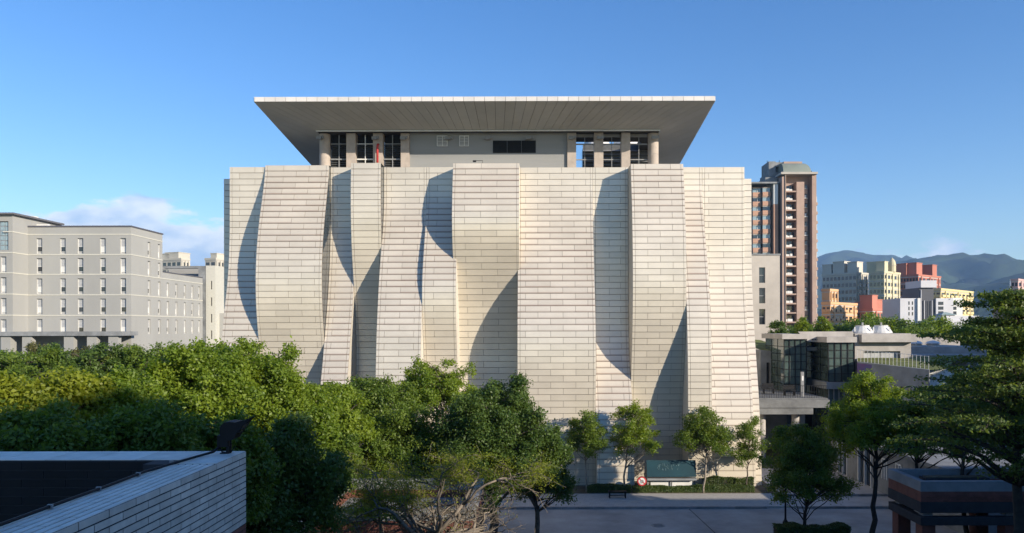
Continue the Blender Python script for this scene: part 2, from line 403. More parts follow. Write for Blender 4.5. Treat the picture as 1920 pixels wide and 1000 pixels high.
# left bays: louvred screens
for u0, u1 in ((618,650),(667,700),(718,752)):
    x0, x1 = U(u0,YP)+.02, U(u1,YP)-.02; mb = MB()
    mb.box(x0,x1,YP+.75,YP+.79,zb0,zb1); bay = wpart(mb, 'louvre_bay', M['black_metal'], museum)
    zm = V(268, YP); zr = V(296,YP)
    k = zb0 + .05
    while k < zm:
        mb = MB(); mb.slab((x0,YP+.45,k),(x1,YP+.45,k),(x1,YP+.62,k+.10),(x0,YP+.62,k+.10),.02); wpart(mb, 'slat', M['louvre'], museum, bay); k += .16
    mb = MB(); xm = (x0+x1)/2
    mb.box(xm-.03,xm+.03,YP+.36,YP+.43,zb0,zb1-.1); mb.box(x0,x1,YP+.35,YP+.42,zr-.06,zr+.03); mb.box(x0,x1,YP+.37,YP+.42,zm,zm+.06)
    wpart(mb, 'mullion', M['white_metal'] if u0 == 667 else M['grey_metal'], museum, bay)
mb = MB(); xr_ = U(710,YP-.3); mb.tube([(xr_-.07,YP-.3,V(306,YP)),(xr_-.07,YP-.3,V(277,YP)),(xr_-.04,YP-.3,V(272,YP)),(xr_+.0,YP-.2,V(272,YP))], .09, 8); wpart(mb, 'red_pipe', M['red_paint'], museum, smooth=True)
# right bays: glazed frames, a plant screen and two cooling towers behind
for u0, u1 in ((1081,1115),(1132,1166),(1182.5,1218)):
    x0, x1 = U(u0,YP)+.02, U(u1,YP)-.02; xm = (x0+x1)/2; mb = MB()
    mb.box(xm-.025,xm+.025,YP+.5,YP+.55,zb0,zb1-.06); mb.box(x0,x1,YP+.49,YP+.55,V(268,YP)-.05,V(268,YP)+.05); mb.box(x0,x1,YP+.48,YP+.55,V(297,YP)-.05,V(297,YP)+.03)
    mb.box(x0,x1,YP+.49,YP+.55,zb1-.3,zb1-.06)
    wpart(mb, 'bay_frame', M['grey_metal'], museum)
xs0, xs1 = U(1094,62), U(1232,62); mb = MB(); mb.box(xs0,xs1,62.3,62.4,zb0-1,V(270.5,62)); scr = wpart(mb, 'plant_screen', M['louvre'], museum)
k = zb0-.4
while k < V(272,62)-.2:
    mb = MB(); mb.slab((xs0,62.05,k),(xs1,62.05,k),(xs1,62.28,k+.13),(xs0,62.28,k+.13),.025); wpart(mb, 'slat', M['grey_metal'], museum, scr); k += .3
for u, r in ((1120,1.25),(1174,1.25)):
    c = thing('cooling_tower', 'left round cooling tower on the roof' , 'cooling tower', (U(u,65.5), 65.5, zb0-.9))
    zt2 = V(255,65.5) - c.location.z
    mb = MB(); mb.box(-1.25,1.25,-1.25,1.25,0,zt2-1.1); mb.build('casing', M['grey_metal'], c)
    mb = MB(); mb.lathe(0,0,[(1.24,zt2-1.099),(1.12,zt2-.75),(1.0,zt2-.45),(1.02,zt2-.15),(1.06,zt2-.14),(1.06,zt2-.05),(1.0,zt2-.04),(1.0,zt2)],24); mb.build('fan_cylinder', M['white_metal'], c)
    mb = MB(); mb.lathe(0,0,[(1.05,zt2-.52),(1.07,zt2-.50),(1.07,zt2-.44),(1.05,zt2-.42)],24); mb.build('band', M['grey_metal'], c)
    c['label'] = 'white round cooling tower on the hall roof next to the long attic wall' if u == 1120 else 'white round cooling tower on the hall roof next to the round column'
    c['group'] = 'cooling towers under the flaring roof'
# security camera arm on the top edge, beside the tallest ribbon
mb = MB(); mb.tube([(U(905,55),55.2,V(309,55)),(U(905,55),55.2,V(300,55)),(U(889,55),55.2,V(300,55))], .02, 5); mb.box(U(887,55),U(893,55),55.1,55.3,V(302.5,55),V(300,55)); wpart(mb, 'camera_arm', M['black_metal'], museum)
# ------------------------------------------------------------------ ground, road, pavement
M['asphalt'] = mat('asphalt', (.33,.315,.295), .9, .2, .35, bump=.3, bscale=60, col2=(.22,.21,.195))
M['soil'] = mat('soil', (.10,.085,.055), .95, .25, .8, bump=.4, bscale=10)
M['grass'] = mat('turf', (.13,.15,.035), .9, .3, .9, bump=.5, bscale=25)
M['kerb'] = mat('kerb_stone', (.26,.25,.24), .85, .15, 2.0, isl=.12)
M['plaza'] = mat('plaza_stone', (.40,.38,.35), .8, .12, .8)
M['ground'] = mat('ground_earth', (.085,.10,.05), .95, .3, .05, bump=.2, bscale=2)
def paver(name, c1, c2, mortar, sx, sy):
    m = mat(name, c1, .85, .1, 2.0); nt = m.node_tree; b = nt.nodes['Principled BSDF']
    g = nt.nodes.new('ShaderNodeNewGeometry'); br = nt.nodes.new('ShaderNodeTexBrick')
    br.inputs['Color1'].default_value = (*c1,1); br.inputs['Color2'].default_value = (*c2,1); br.inputs['Mortar'].default_value = (*mortar,1)
    br.inputs['Scale'].default_value = 1.0; br.inputs['Brick Width'].default_value = sx; br.inputs['Row Height'].default_value = sy; br.inputs['Mortar Size'].default_value = .008
    nt.links.new(g.outputs['Position'], br.inputs['Vector']); nt.links.new(br.outputs[0], b.inputs['Base Color']); return m
M['paver'] = paver('pavement_blocks', (.46,.44,.41), (.37,.355,.33), (.2,.19,.18), .22, .11)
N = 90
gv = []; gf = []
xs_ = [-6900,-2500,-800,-300,-120,-60,0,60,120,300,800,2500,6900]; ys_ = [-59,0,60,120,300,800,2000,4000,6050]
for y in ys_:
    for x in xs_: gv.append((x,y,0))
for j in range(len(ys_)-1):
    for i in range(len(xs_)-1):
        a = j*len(xs_)+i; gf.append((a,a+1,a+1+len(xs_),a+len(xs_)))
mb = MB(); mb.add(gv, gf); g = struct(mb.build('ground', M['ground']))
YK = 47.3
mb = MB(); mb.add([(-90,33,.004),(60,33,.004),(60,YK+.2,.004),(-90,YK+.2,.004)], [(0,1,2,3)]); road = struct(mb.build('road', M['asphalt']))
mb = MB(); mb.box(-60,16.6,YK+.17,51.2,.001,.13); pav = struct(mb.build('pavement', M['paver']))
mb = MB(); mb.box(16.61,46,YK+.17,50.2,.001,.13); mb.box(16.61,46,50.42,60,.001,.17); pl = struct(mb.build('plaza', M['plaza']))
kme = MB().box(-.49,.49,0,.16,.0,.14).mesh('kerb_stone', M['kerb'])
for i in range(44):
    if i in (27,28): continue
    o = link('kerb_stone', kme, pav, (-12+i*1.0, YK, .001 + .004*math.sin(i*2.3)))
for i in range(24): link('kerb_stone', kme, pl, (17.2+i*1.0, 50.22, .13))
mb = MB(); mb.box(-45,16.6,51.21,56,.001,.16); bed = struct(mb.build('planting_bed', M['soil']))
# road joint and manhole
yM = FPX*CAMZ/(986-V0); xM = U(1233, yM)
mh = thing('manhole_cover', 'round dark iron manhole cover set in the grey road', 'manhole', (xM, yM, .006))
mb = MB(); mb.lathe(0,0,[(.42,0),(.42,.012),(.36,.013),(.35,.006),(.34,.014),(.02,.016)],24); mb.build('lid', M['grey_metal'], mh)
mb = MB()
for k in range(-3,4): mb.box(-.26,.26,k*.08-.015,k*.08+.015,.0165,.022)
mb.build('tread', M['grey_metal'], mh)
mb = MB(); mb.add([(9.9,41.2,.008),(9.96,41.2,.008),(9.6,47.28,.008),(9.55,47.28,.008)],[(0,1,2,3)])
mb.build('road_joint', M['black_metal'], road)
# notice board under a teal canopy
Yn = 51.9
nb = thing('notice_board', 'teal canopied notice board with white display cases against the hall wall', 'notice board', (U(1257,Yn), Yn, .16))
M['teal'] = mat('teal_canopy', (.006,.040,.055), .45, .12, .8)
def nbx(u): return U(u,Yn) - nb.location.x
def nbz(v): return V(v,Yn) - .16
mb = MB(); mb.slab((nbx(1211),-.35,nbz(893)),(nbx(1303),-.35,nbz(893)),(nbx(1303),-.12,nbz(863)),(nbx(1211),-.12,nbz(863)),.06); can = mb.build('canopy', M['teal'], nb)
mk = MB(); rg = random.Random(5)
A = Vector((nbx(1211),-.35,nbz(893))); Bv = Vector((nbx(1303),-.35,nbz(893)))-A; Cv = Vector((nbx(1211),-.12,nbz(863)))-A; nn = Bv.cross(Cv).normalized()*.008
for cxk in (.24,.33,.42,.52,.63):
    for q in range(4):
        p = A + Bv*(cxk+rg.uniform(-.03,.03)) + Cv*(.50+rg.uniform(-.16,.18)) + nn
        q1 = p + Bv*rg.uniform(-.02,.03) + Cv*rg.uniform(.05,.16); q2 = q1 + Bv*rg.uniform(.005,.03) + Cv*rg.uniform(-.12,-.02)
        mk.tube([p,q1,q2], .012, 4)
mk.build('brushed_lettering', mat('faded_lettering', (.16,.26,.28), .6), can)
mb = MB(); mb.box(nbx(1211),nbx(1303),-.5,.2,nbz(899),nbz(896)); mb.build('shelf', M['concrete_dk'], nb)
for u0, u1 in ((1219,1254),(1259,1299)):
    mb = MB(); mb.box(nbx(u0),nbx(u1),-.12,.1,.02,nbz(900)); pc = mb.build('display_case', M['white_metal'], nb)
for u in (1213.5,1256,1301):
    mb = MB(); mb.box(nbx(u)-.05,nbx(u)+.05,-.2,-.1,0,nbz(899)); mb.build('post', M['concrete_dk'], nb)
# round prohibition sign
Ys = 51.4
sg = thing('round_sign', 'round red and white prohibition sign on a dark post beside the notice board', 'sign', (U(1203,Ys), Ys, .16)); zs_ = V(903,Ys)-.16
def disc(mb, r0, r1, y, z, n=28):
    vv = []; ff = []
    for k in range(n):
        a = 2*math.pi*k/n; vv += [(r0*math.cos(a),y,z+r0*math.sin(a)),(r1*math.cos(a),y,z+r1*math.sin(a))]
    for k in range(n): k2 = (k+1)%n; ff.append((2*k,2*k2,2*k2+1,2*k+1))
    mb.add(vv, ff)
mb = MB(); mb.tube([(0,.0,zs_),(0,.02,zs_)],.345,28); mb.build('backing', M['black_metal'], sg)
mb = MB(); disc(mb,.0001,.25,-.004,zs_); mb.build('face', M['white_metal'], sg)
mb = MB(); disc(mb,.235,.32,-.008,zs_); mb.add([(-.2,-.010,zs_+.15),(-.15,-.010,zs_+.2),(.2,-.010,zs_-.15),(.15,-.010,zs_-.2)],[(0,1,2,3)]); mb.build('red_ring', M['red_paint'], sg)
mb = MB(); mb.tube([(-.07,-.011,zs_-.1),(.07,-.011,zs_-.1)],.03,6); mb.box(-.12,.12,-.012,-.006,zs_-.04,zs_+.05); mb.box(-.06,.08,-.012,-.006,zs_+.05,zs_+.1); mb.build('car_symbol', M['grey_metal'], sg)
mb = MB(); mb.box(-.04,.04,.022,.07,0,zs_+.2); mb.build('post', M['black_metal'], sg)
# benches
def bench(u, v, w, label):
    y = FPX*(CAMZ-.13)/(v-V0); t_ = thing('bench', label, 'bench', (U(u,y), y, .13))
    for k in range(3):
        mb = MB(); mb.box(-w/2,w/2,-.2+k*.14,-.08+k*.14,.40,.45); mb.build('seat_slat', M['black_metal'], t_)
    for sx in (-1,1):
        for sy in (-.15,.17):
            mb = MB(); mb.box(sx*w*.42-.035,sx*w*.42+.035,sy-.035,sy+.035,0,.399); mb.build('leg', M['black_metal'], t_)
    mb = MB(); mb.box(-w*.4,w*.4,-.02,.02,.15,.2); mb.build('stretcher', M['black_metal'], t_)
bench(1157, 934, 1.25, 'low black slatted bench in front of the clipped hedge')
bench(945, 938, 1.1, 'low black slatted bench at the pavement edge under the dark broad tree')
# ------------------------------------------------------------------ wall with real window openings
def wall_face(mb, O, ux, W, H, ops, depth, mi=0, mi_rev=None):
    """front of a wall: origin O (lower left seen from outside), ux along it, openings (x0,x1,z0,z1) with reveals"""
    O = Vector(O); ux = Vector(ux); uz = Vector((0,0,1)); n = ux.cross(uz)      # outward normal
    xs = sorted({0.0, W} | {o[0] for o in ops} | {o[1] for o in ops}); zs = sorted({0.0, H} | {o[2] for o in ops} | {o[3] for o in ops})
    for i in range(len(xs)-1):
        zrun = None
        for j in range(len(zs)-1):
            cx, cz = (xs[i]+xs[i+1])/2, (zs[j]+zs[j+1])/2
            if any(o[0] < cx < o[1] and o[2] < cz < o[3] for o in ops): continue
            q = [O+ux*xs[i]+uz*zs[j], O+ux*xs[i+1]+uz*zs[j], O+ux*xs[i+1]+uz*zs[j+1], O+ux*xs[i]+uz*zs[j+1]]
            mb.add(q, [(0,1,2,3)], mi)
    for x0, x1, z0, z1 in ops:
        a = [O+ux*x+uz*z for x, z in ((x0,z0),(x1,z0),(x1,z1),(x0,z1))]; b_ = [p-n*depth for p in a]
        mb.add(a+b_, [(0,1,5,4),(1,2,6,5),(2,3,7,6),(3,0,4,7)], mi if mi_rev is None else mi_rev)
WM = {}
def window_mesh(w, h, kind, mats):
    """window in the XZ plane facing -y: pane and a raised bar"""
    key = (round(w,2), round(h,2), kind)
    if key in WM: return WM[key]
    mb = MB(); f = min(.07, w*.08)
    if kind == 'blind_dark': parts = [(.45,1,0),(.12,.45,1),(0,.12,2)]
    elif kind == 'blind_white': parts = [(.45,1,0),(.10,.45,3),(0,.10,2)]
    elif kind == 'dark': parts = [(0,1,1)]
    else: parts = [(.55,1,1),(0,.55,3)]
    for a, b_, mi in parts: mb.box(-w/2,w/2,0,.05,h*a+.004,h*b_-.004,mi)
    mb.box(-w/2,-w/2+f,-.04,-.002,0,h,3); mb.box(w/2-f,w/2,-.04,-.002,0,h,3)
    for a, b_, mi in parts: mb.box(-w/2+f,w/2-f,-.03,-.002,h*a,h*a+f,3)
    WM[key] = mb.mesh('window', mats); return WM[key]
M['render_grey'] = mat('grey_render', (.31,.31,.295), .85, .05, .15, stretch=(1,1,.3), bump=.05)
M['white_band'] = mat('white_band', (.50,.49,.43), .7, .05)
M['blind'] = mat('window_blind', (.36,.37,.38), .6)
M['wglass'] = glass('window_glass', (.03,.035,.04))
M['sill'] = mat('window_sill', (.34,.34,.33), .7)
WMATS = [M['blind'], M['wglass'], M['sill'], M['white_metal']]
# ------------------------------------------------------------------ grey teaching block on the left
YL = 129.0
xc = U(246, YL)
lb = thing('teaching_block', 'long grey rendered teaching block with white bands and narrow tall windows', 'building', (xc-10, YL, 0))
zL = V(424, YL); xl0 = U(30, YL)
rowsv = [459.6, 497, 535, 573, 611]; wh = 29*YL/FPX; ww = 11*YL/FPX
cols_ = [74,118,151,193,231]
ops = []
for v in rowsv:
    zc = V(v, YL)
    for u in cols_: ops.append((U(u,YL)-ww/2-xl0, U(u,YL)+ww/2-xl0, zc-wh/2, zc+wh/2))
W = xc - xl0
fr = MB(); wall_face(fr, (xl0,YL,0), (1,0,0), W, zL, ops, .35)
# side faces: tall part then the lower wing
YS1, YS2 = 139.8, 156.5; zW = V(509, YS1)
sops = []; sw = .95
for v in rowsv:
    zc = V(v, YL)
    for u in (280,299):
        yy = xc*FPX/(u-U0) - YL; sops.append((yy-sw/2, yy+sw/2, zc-wh/2, zc+wh/2))
wall_face(fr, (xc,YL,0), (0,1,0), YS1-YL, zL, sops, .35)
wops = []
for v in rowsv[1:]:
    zc = V(v, YL) - .0
    for u in (315,331,347,361,374):
        yy = xc*FPX/(u-U0) - YS1; wops.append((yy-sw/2, yy+sw/2, zc-wh/2, zc+wh/2))
wops = [o for o in wops if o[3] < zW - .6]
wall_face(fr, (xc,YS1,0), (0,1,0), YS2-YS1, zW, wops, .35)
fr.add([(xl0,YL,zL),(xc,YL,zL),(xc,YS1,zL),(xl0,YS1,zL)], [(0,1,2,3)]); fr.add([(xl0,YS1,0),(xc,YS1,0),(xc,YS1,zL),(xl0,YS1,zL)], [(1,0,3,2)])
fr.add([(xl0,YS1,zW),(xc,YS1,zW),(xc,YS2,zW),(xl0,YS2,zW)], [(0,1,2,3)])
wl = wpart(fr, 'wall', M['render_grey'], lb)
LL = lb.location; rg = random.Random(11)
for i, (x0,x1,z0,z1) in enumerate(ops):
    k = rg.choice(['blind_dark','blind_white','blind_white','blind_dark'])
    link('window', window_mesh(x1-x0, z1-z0, k, WMATS), wl, (xl0+(x0+x1)/2-LL.x, YL+.30-LL.y, z0-LL.z))
for base, oo in ((YL,sops),(YS1,wops)):
    for (y0,y1,z0,z1) in oo:
        o = link('window', window_mesh(sw, z1-z0, rg.choice(['blind_white','blind_dark']), WMATS), wl, (xc-.30-LL.x, base+(y0+y1)/2-LL.y, z0-LL.z)); o.rotation_euler = (0,0,R(90))
bandz = [V(v,YL) for v in (438,476,513,551.5,590)]
for z in bandz:
    mb = MB(); mb.box(xl0,xc+.06,YL-.06,YL-.003,z-.09,z+.09); mb.box(xc+.003,xc+.06,YL,YS1,z-.09,z+.09)
    if z < zW-.3: mb.box(xc+.004,xc+.06,YS1+.01,YS2,z-.088,z+.088)
    wpart(mb, 'band', M['white_band'], lb)
mb = MB(); mb.box(xl0-.1,xc+.15,YL-.15,YS1+.15,zL+.003,zL+.22); mb.box(xl0,xc+.12,YS1+.2,YS2,zW+.003,zW+.18); wpart(mb, 'coping', mat('dark_coping', (.10,.10,.12), .6), lb)
# front porch canopy on round-cornered piers
zc0 = V(628, YL-4)
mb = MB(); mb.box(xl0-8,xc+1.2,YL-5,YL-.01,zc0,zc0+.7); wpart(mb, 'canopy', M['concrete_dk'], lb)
for u in (15,55,133,176,216):
    x = U(u,YL-4); mb = MB(); mb.box(x-.8,x+.8,YL-4.6,YL-3.6,0,zc0-.003); wpart(mb, 'pier', M['render_grey'], lb)
mb = MB(); mb.box(U(240,YL),U(376,YS2),YL-1.5,YL-.8,V(660,YL)-.5,V(657,YL)); wpart(mb, 'low_canopy', M['concrete_dk'], lb)
# stair tower on the far left
YT = 125.2; xt1 = U(24,YT); zT = V(401,YT)
tops = [(28-U(24-0,YT)*0-8, 28-5.7, V(467,YT), V(413,YT))]
mb = MB(); xt0 = U(-120,YT); Wt = xt1-xt0
gw = (U(-18,YT)-xt0, U(16,YT)-xt0, V(467,YT), V(413,YT))
tw = [gw] + [(U(u-6,YT)-xt0, U(u+5,YT)-xt0, V(v,YT)-wh/2, V(v,YT)+wh/2) for v in (494,533,572,612) for u in (7,-40)]
wall_face(mb, (xt0,YT,0), (1,0,0), Wt, zT, tw, .35); mb.add([(xt1,YT,0),(xt1,141,0),(xt1,141,zT),(xt1,YT,zT)],[(0,1,2,3)]); mb.add([(xt0,YT,zT),(xt1,YT,zT),(xt1,141,zT),(xt0,141,zT)],[(0,1,2,3)])
tt = wpart(mb, 'stair_tower', M['render_grey'], lb)
mb = MB(); mb.slab((xt0,YT-.6,zT+.01),(xt1+.6,YT-.6,zT+.01),(xt1+.6,138,zT+.01),(xt0,138,zT+.01),-.3); wpart(mb, 'stair_roof', mat('dark_roof', (.12,.12,.13), .6), lb)
for (x0,x1,z0,z1) in tw[1:]:
    link('window', window_mesh(x1-x0, z1-z0, 'blind_white', WMATS), tt, (xt0+(x0+x1)/2-LL.x, YT+.3-LL.y, z0-LL.z))
nx, nzr = 4, 6
for i in range(nx):
    for j in range(nzr):
        x0 = xt0+gw[0]+(gw[1]-gw[0])*i/nx; x1 = xt0+gw[0]+(gw[1]-gw[0])*(i+1)/nx; z0 = gw[2]+(gw[3]-gw[2])*j/nzr; z1 = gw[2]+(gw[3]-gw[2])*(j+1)/nzr
        mb = MB(); mb.box(x0+.06,x1-.06,YT+.28,YT+.32,z0+.06,z1-.06); wpart(mb, 'pane', mat('pale_glass', (.25,.33,.36), .1, spec=.7) if 'pale' not in M else M['pale'], lb, tt)
        M.setdefault('pale', bpy.data.materials['pale_glass'])
mb = MB(); mb.box(xt0+gw[0],xt0+gw[1],YT+.33,YT+.36,gw[2],gw[3]); wpart(mb, 'glazing_frame', M['grey_metal'], lb, tt)
for z in bandz:
    mb = MB(); mb.box(xt1-1.6 if z > gw[2] else xt0,xt1+.06,YT-.06,YT-.003,z-.09,z+.09); mb.box(xt1+.003,xt1+.06,YT,YL-.1,z-.09,z+.09); wpart(mb, 'band', M['white_band'], lb, tt)
# roof machinery seen behind the tower
mb = MB(); x = U(57,131); mb.box(x-.8,x+.8,131,132,zL+.23,zL+2.2); mb.box(x+.9,x+3,131.2,131.8,zL+.23,zL+.8); wpart(mb, 'rooftop_unit', M['white_metal'], lb)
# white portal frame and stair tower behind the wing
YPf = 158.0
pf = thing('white_stair_tower', 'tall white stair tower with slit windows and a long portal beam behind the grey block', 'tower', (U(395,YPf), YPf, 0))
x0, x1 = U(386,YPf), U(404,YPf); zP = V(497,YPf)
so_ = [((x1-x0)*.50, (x1-x0)*.66, V(v,YPf)-1.1, V(v,YPf)+.7) for v in (532,563,594,625)]
mb = MB(); wall_face(mb, (x0,YPf,0), (1,0,0), x1-x0, zP, so_, .4); mb.add([(x0,YPf,0),(x0,YPf+6,0),(x0,YPf+6,zP),(x0,YPf,zP)],[(1,0,3,2)]); mb.add([(x1,YPf,0),(x1,YPf+6,0),(x1,YPf+6,zP),(x1,YPf,zP)],[(0,1,2,3)]); mb.add([(x0,YPf,zP),(x1,YPf,zP),(x1,YPf+6,zP),(x0,YPf+6,zP)],[(0,1,2,3)])
wpart(mb, 'shaft', M['white_band'], pf)
for o_ in so_:
    mb = MB(); mb.box(x0+o_[0],x0+o_[1],YPf+.32,YPf+.36,o_[2],o_[3]); wpart(mb, 'slit_window', M['wglass'], pf)
mb = MB(); mb.box(U(306,YPf),x0-.01,YPf+.2,YPf+1.4,zP-.55,zP-.05); mb.box(x0-1.6,x0-.02,YPf+.1,YPf+2,0,zP-.56); wpart(mb, 'portal_beam', M['concrete_dk'], pf)
mb = MB(); mb.box(U(312,YPf+3),U(370,YPf+3),YPf+4,YPf+8,zW,V(501,YPf+4)); wpart(mb, 'rooftop_hut', M['render_grey'], pf)
mb = MB(); xx1 = U(424,YPf); mb.box(x1+.02,xx1,YPf+2,YPf+9,0,V(586,YPf)); wpart(mb, 'low_link', M['render_grey'], pf)
# ------------------------------------------------------------------ beige rear block beside the hall
Yb = 92.0
bb = thing('beige_block', 'plain beige block with three stacked dark windows behind the hall', 'building', (U(1437,Yb), Yb, 0))
M['beige'] = mat('beige_render', (.40,.37,.33), .85, .07, .4)
x0, x1 = U(1395,Yb), U(1462.5,Yb); zt = V(480,Yb)
bo = [(U(1423.5,Yb)-x0, U(1435,Yb)-x0, V(v+14.5,Yb), V(v-14.5,Yb)) for v in (517,555.5,595)]
mb = MB(); wall_face(mb, (x0,Yb,0), (1,0,0), x1-x0, zt, bo, .3); mb.add([(x0,Yb,zt),(x1,Yb,zt),(x1,Yb+12,zt),(x0,Yb+12,zt)],[(0,1,2,3)]); mb.add([(x1,Yb,0),(x1,Yb+12,0),(x1,Yb+12,zt),(x1,Yb,zt)],[(0,1,2,3)]); mb.add([(x0,Yb,0),(x0,Yb+12,0),(x0,Yb+12,zt),(x0,Yb,zt)],[(1,0,3,2)])
bw = wpart(mb, 'wall', M['beige'], bb)
for a,b_,c,d in bo:
    mb = MB(); mb.box(x0+a,x0+b_,Yb+.24,Yb+.29,c,d); w = wpart(mb, 'window', M['wglass'], bb, bw)
    mb = MB(); mb.box(x0+a,x0+b_,Yb+.18,Yb+.238,(c+d)/2-.05,(c+d)/2+.03); mb.box(x0+a,x0+a+.06,Yb+.18,Yb+.237,c,d); mb.box(x0+b_-.06,x0+b_,Yb+.18,Yb+.237,c,d)
    BL = bb.location; mb.v = [(p[0]-BL.x,p[1]-BL.y,p[2]-BL.z) for p in mb.v]; mb.build('frame', M['grey_metal'], w)
mb = MB(); mb.box(x0-.05,x1+.08,Yb-.08,Yb+12,zt+.003,zt+.2); wpart(mb, 'coping', M['concrete_dk'], bb)

# ------------------------------------------------------------------ tall residential towers
YT2 = 240.0
M['brown'] = mat('brown_tile', (.36,.255,.205), .75, .08, .2)
M['brown2'] = mat('rust_tile', (.42,.25,.175), .75, .08, .2)
M['verdigris'] = mat('verdigris_roof', (.20,.23,.20), .55, .12, .1)
M['tan'] = mat('tan_tile', (.36,.26,.20), .75, .08, .2)
tb = thing('residential_tower', 'tall brown residential tower with curved green mansard roof and stacked air conditioners', 'tower', (U(1500,YT2), YT2, 0))
def tbx(mb, u0, u1, v0, v1, y0, y1, mi=0): return mb.box(U(u0,YT2),U(u1,YT2),YT2+y0,YT2+y1,max(0,V(v1,YT2)),V(v0,YT2),mi)
ZB = 700
mb = MB(); tbx(mb,1467,1531,329,ZB,3,16); core = wpart(mb, 'core', M['brown'], tb)
mb = MB(); tbx(mb,1466,1471.5,333,ZB,-.5,2.99); wpart(mb, 'pilaster', M['brown'], tb)
mb = MB(); tbx(mb,1471.6,1472.8,326,ZB,-.8,2.98); wpart(mb, 'downpipe', M['tan'], tb)
mb = MB(); tbx(mb,1494.5,1509,342,ZB,.2,2.99); wpart(mb, 'wall_bay', M['brown'], tb)
mb = MB(); tbx(mb,1522.5,1530.5,330,ZB,-.4,2.99); wpart(mb, 'pilaster', M['brown'], tb)
# right flank with bay windows catching the sun
sto = 17.55
acm = MB(); acm.box(-.42,.42,-.35,0,0,.62); acm.lathe(0,0,[(.001,0),(.001,.001)],3); acm = acm.mesh('air_conditioner', M['white_metal'])
TLc = tb.location
nfl = 17
rg = random.Random(4)
for k in range(nfl):
    v = 346 + k*sto; z = V(v,YT2)
    if z < 2: break
    mb = MB(); tbx(mb,1473,1494.4,v+12.5,v+15.2,.3,2.95); sl = wpart(mb, 'balcony_slab', M['brown'], tb, core)
    mb = MB(); tbx(mb,1474,1493.5,v+1,v+9,2.7,2.98); wpart(mb, 'window', M['wglass'], tb, core)
    mb = MB()
    for q in range(4): uu = 1474+q*5.2; tbx(mb,uu,uu+.7,v,v+10,2.55,2.69)
    wpart(mb, 'mullion', M['tan'], tb, core)
    for q in range(rg.choice([2,3,3,4])):
        u_ = 1476 + q*4.6 + rg.uniform(-.5,.5); o = link('air_conditioner', acm, core, (U(u_,YT2)-TLc.x, 1.2, V(v+12.4,YT2)-TLc.z)); o.scale = (rg.uniform(.75,1.05),1,rg.uniform(.9,1.5))
    mb = MB(); tbx(mb,1509,1517,v+8.5,v+17.4,1.2,2.97); wpart(mb, 'spandrel', M['tan'], tb, core)
    mb = MB(); tbx(mb,1509.3,1516.6,v+1,v+8.3,1.5,2.96); wpart(mb, 'window', M['wglass'], tb, core)
    mb = MB(); tbx(mb,1508.2,1517.3,v+7.9,v+8.9,.8,1.18); tbx(mb,1512,1514.6,v+2,v+8,1.35,1.48); wpart(mb, 'window_ledge', M['white_metal'] if k%2 else M['grey_metal'], tb, core)
    mb = MB(); tbx(mb,1531.02,1536.5,v+4+18,v+15+18,2,6); b_ = wpart(mb, 'bay_window', M['white_metal'], tb, core)
    mb = MB(); tbx(mb,1531.02,1537.3,v+15.1+18,v+20.5+18,1.6,6.4); wpart(mb, 'bay_spandrel', M['tan'], tb, core)
mb = MB(); tbx(mb,1463,1531.5,325,329,-1.2,16); wpart(mb, 'cornice', M['beige'], tb)
# curved mansard
pr = []
for k in range(9):
    a = k/8*math.pi/2; pr.append((1-math.cos(a), math.sin(a)))
mb = MB(); xL_, xR_ = U(1471,YT2), U(1524,YT2); zm0, zm1 = V(325,YT2), V(303,YT2); n = len(pr)
vv = []
for s, h in pr:
    vv += [(xL_+.1, YT2+1+3*s, zm0+(zm1-zm0)*h), (xR_-2.2*s, YT2+1+3*s, zm0+(zm1-zm0)*h), (xR_-2.2*s, YT2+14-3*s, zm0+(zm1-zm0)*h), (xL_+.1, YT2+14-3*s, zm0+(zm1-zm0)*h)]
ff = []
for i in range(n-1):
    for q in range(4): q2 = (q+1)%4; ff.append((i*4+q,i*4+q2,i*4+4+q2,i*4+4+q))
ff.append(tuple((n-1)*4+q for q in range(4)))
mb.add(vv, ff); wpart(mb, 'mansard_roof', M['verdigris'], tb)
mb = MB(); tbx(mb,1478,1513,299,302.8,4,9); tbx(mb,1480,1511,302.9,305,5,8); wpart(mb, 'roof_beam', M['brown'], tb)
mb = MB(); tbx(mb,1453,1466,296,318,6,14); tbx(mb,1466.1,1483,297,306,6.5,10); tbx(mb,1451.5,1470.5,318.2,327,5,15); wpart(mb, 'water_tank_house', M['concrete_dk'], tb)
mb = MB(); tbx(mb,1442,1465.5,329.5,341,3.5,14); tbx(mb,1445,1465.9,341.1,347,3.4,13); wpart(mb, 'terrace_drum', M['concrete_dk'], tb)
mb = MB(); tbx(mb,1453.5,1454.2,292,296,8,8.3); tbx(mb,1477,1477.6,291.5,297,8,8.3); tbx(mb,1526.5,1529.5,318,325,3,5); wpart(mb, 'rooftop_finial', M['black_metal'], tb)
ta = thing('balcony_tower', 'pinkish apartment tower with glazed orange balconies beside the taller brown tower', 'tower', (U(1435,YT2), YT2+4, 0))
mb = MB(); tbx(mb,1404,1451.5,345,ZB,6,18); cr = wpart(mb, 'core', M['brown'], ta)
mb = MB(); tbx(mb,1453,1461.5,383,ZB,1,17.9); wpart(mb, 'pilaster', M['brown2'], ta)
mb = MB(); tbx(mb,1453.1,1461.4,344,382.8,1.05,17.8); wpart(mb, 'pilaster_head', M['white_metal'], ta)
mb = MB(); tbx(mb,1404,1463,341.5,344.5,.5,18.2); wpart(mb, 'cornice', M['concrete_dk'], ta)
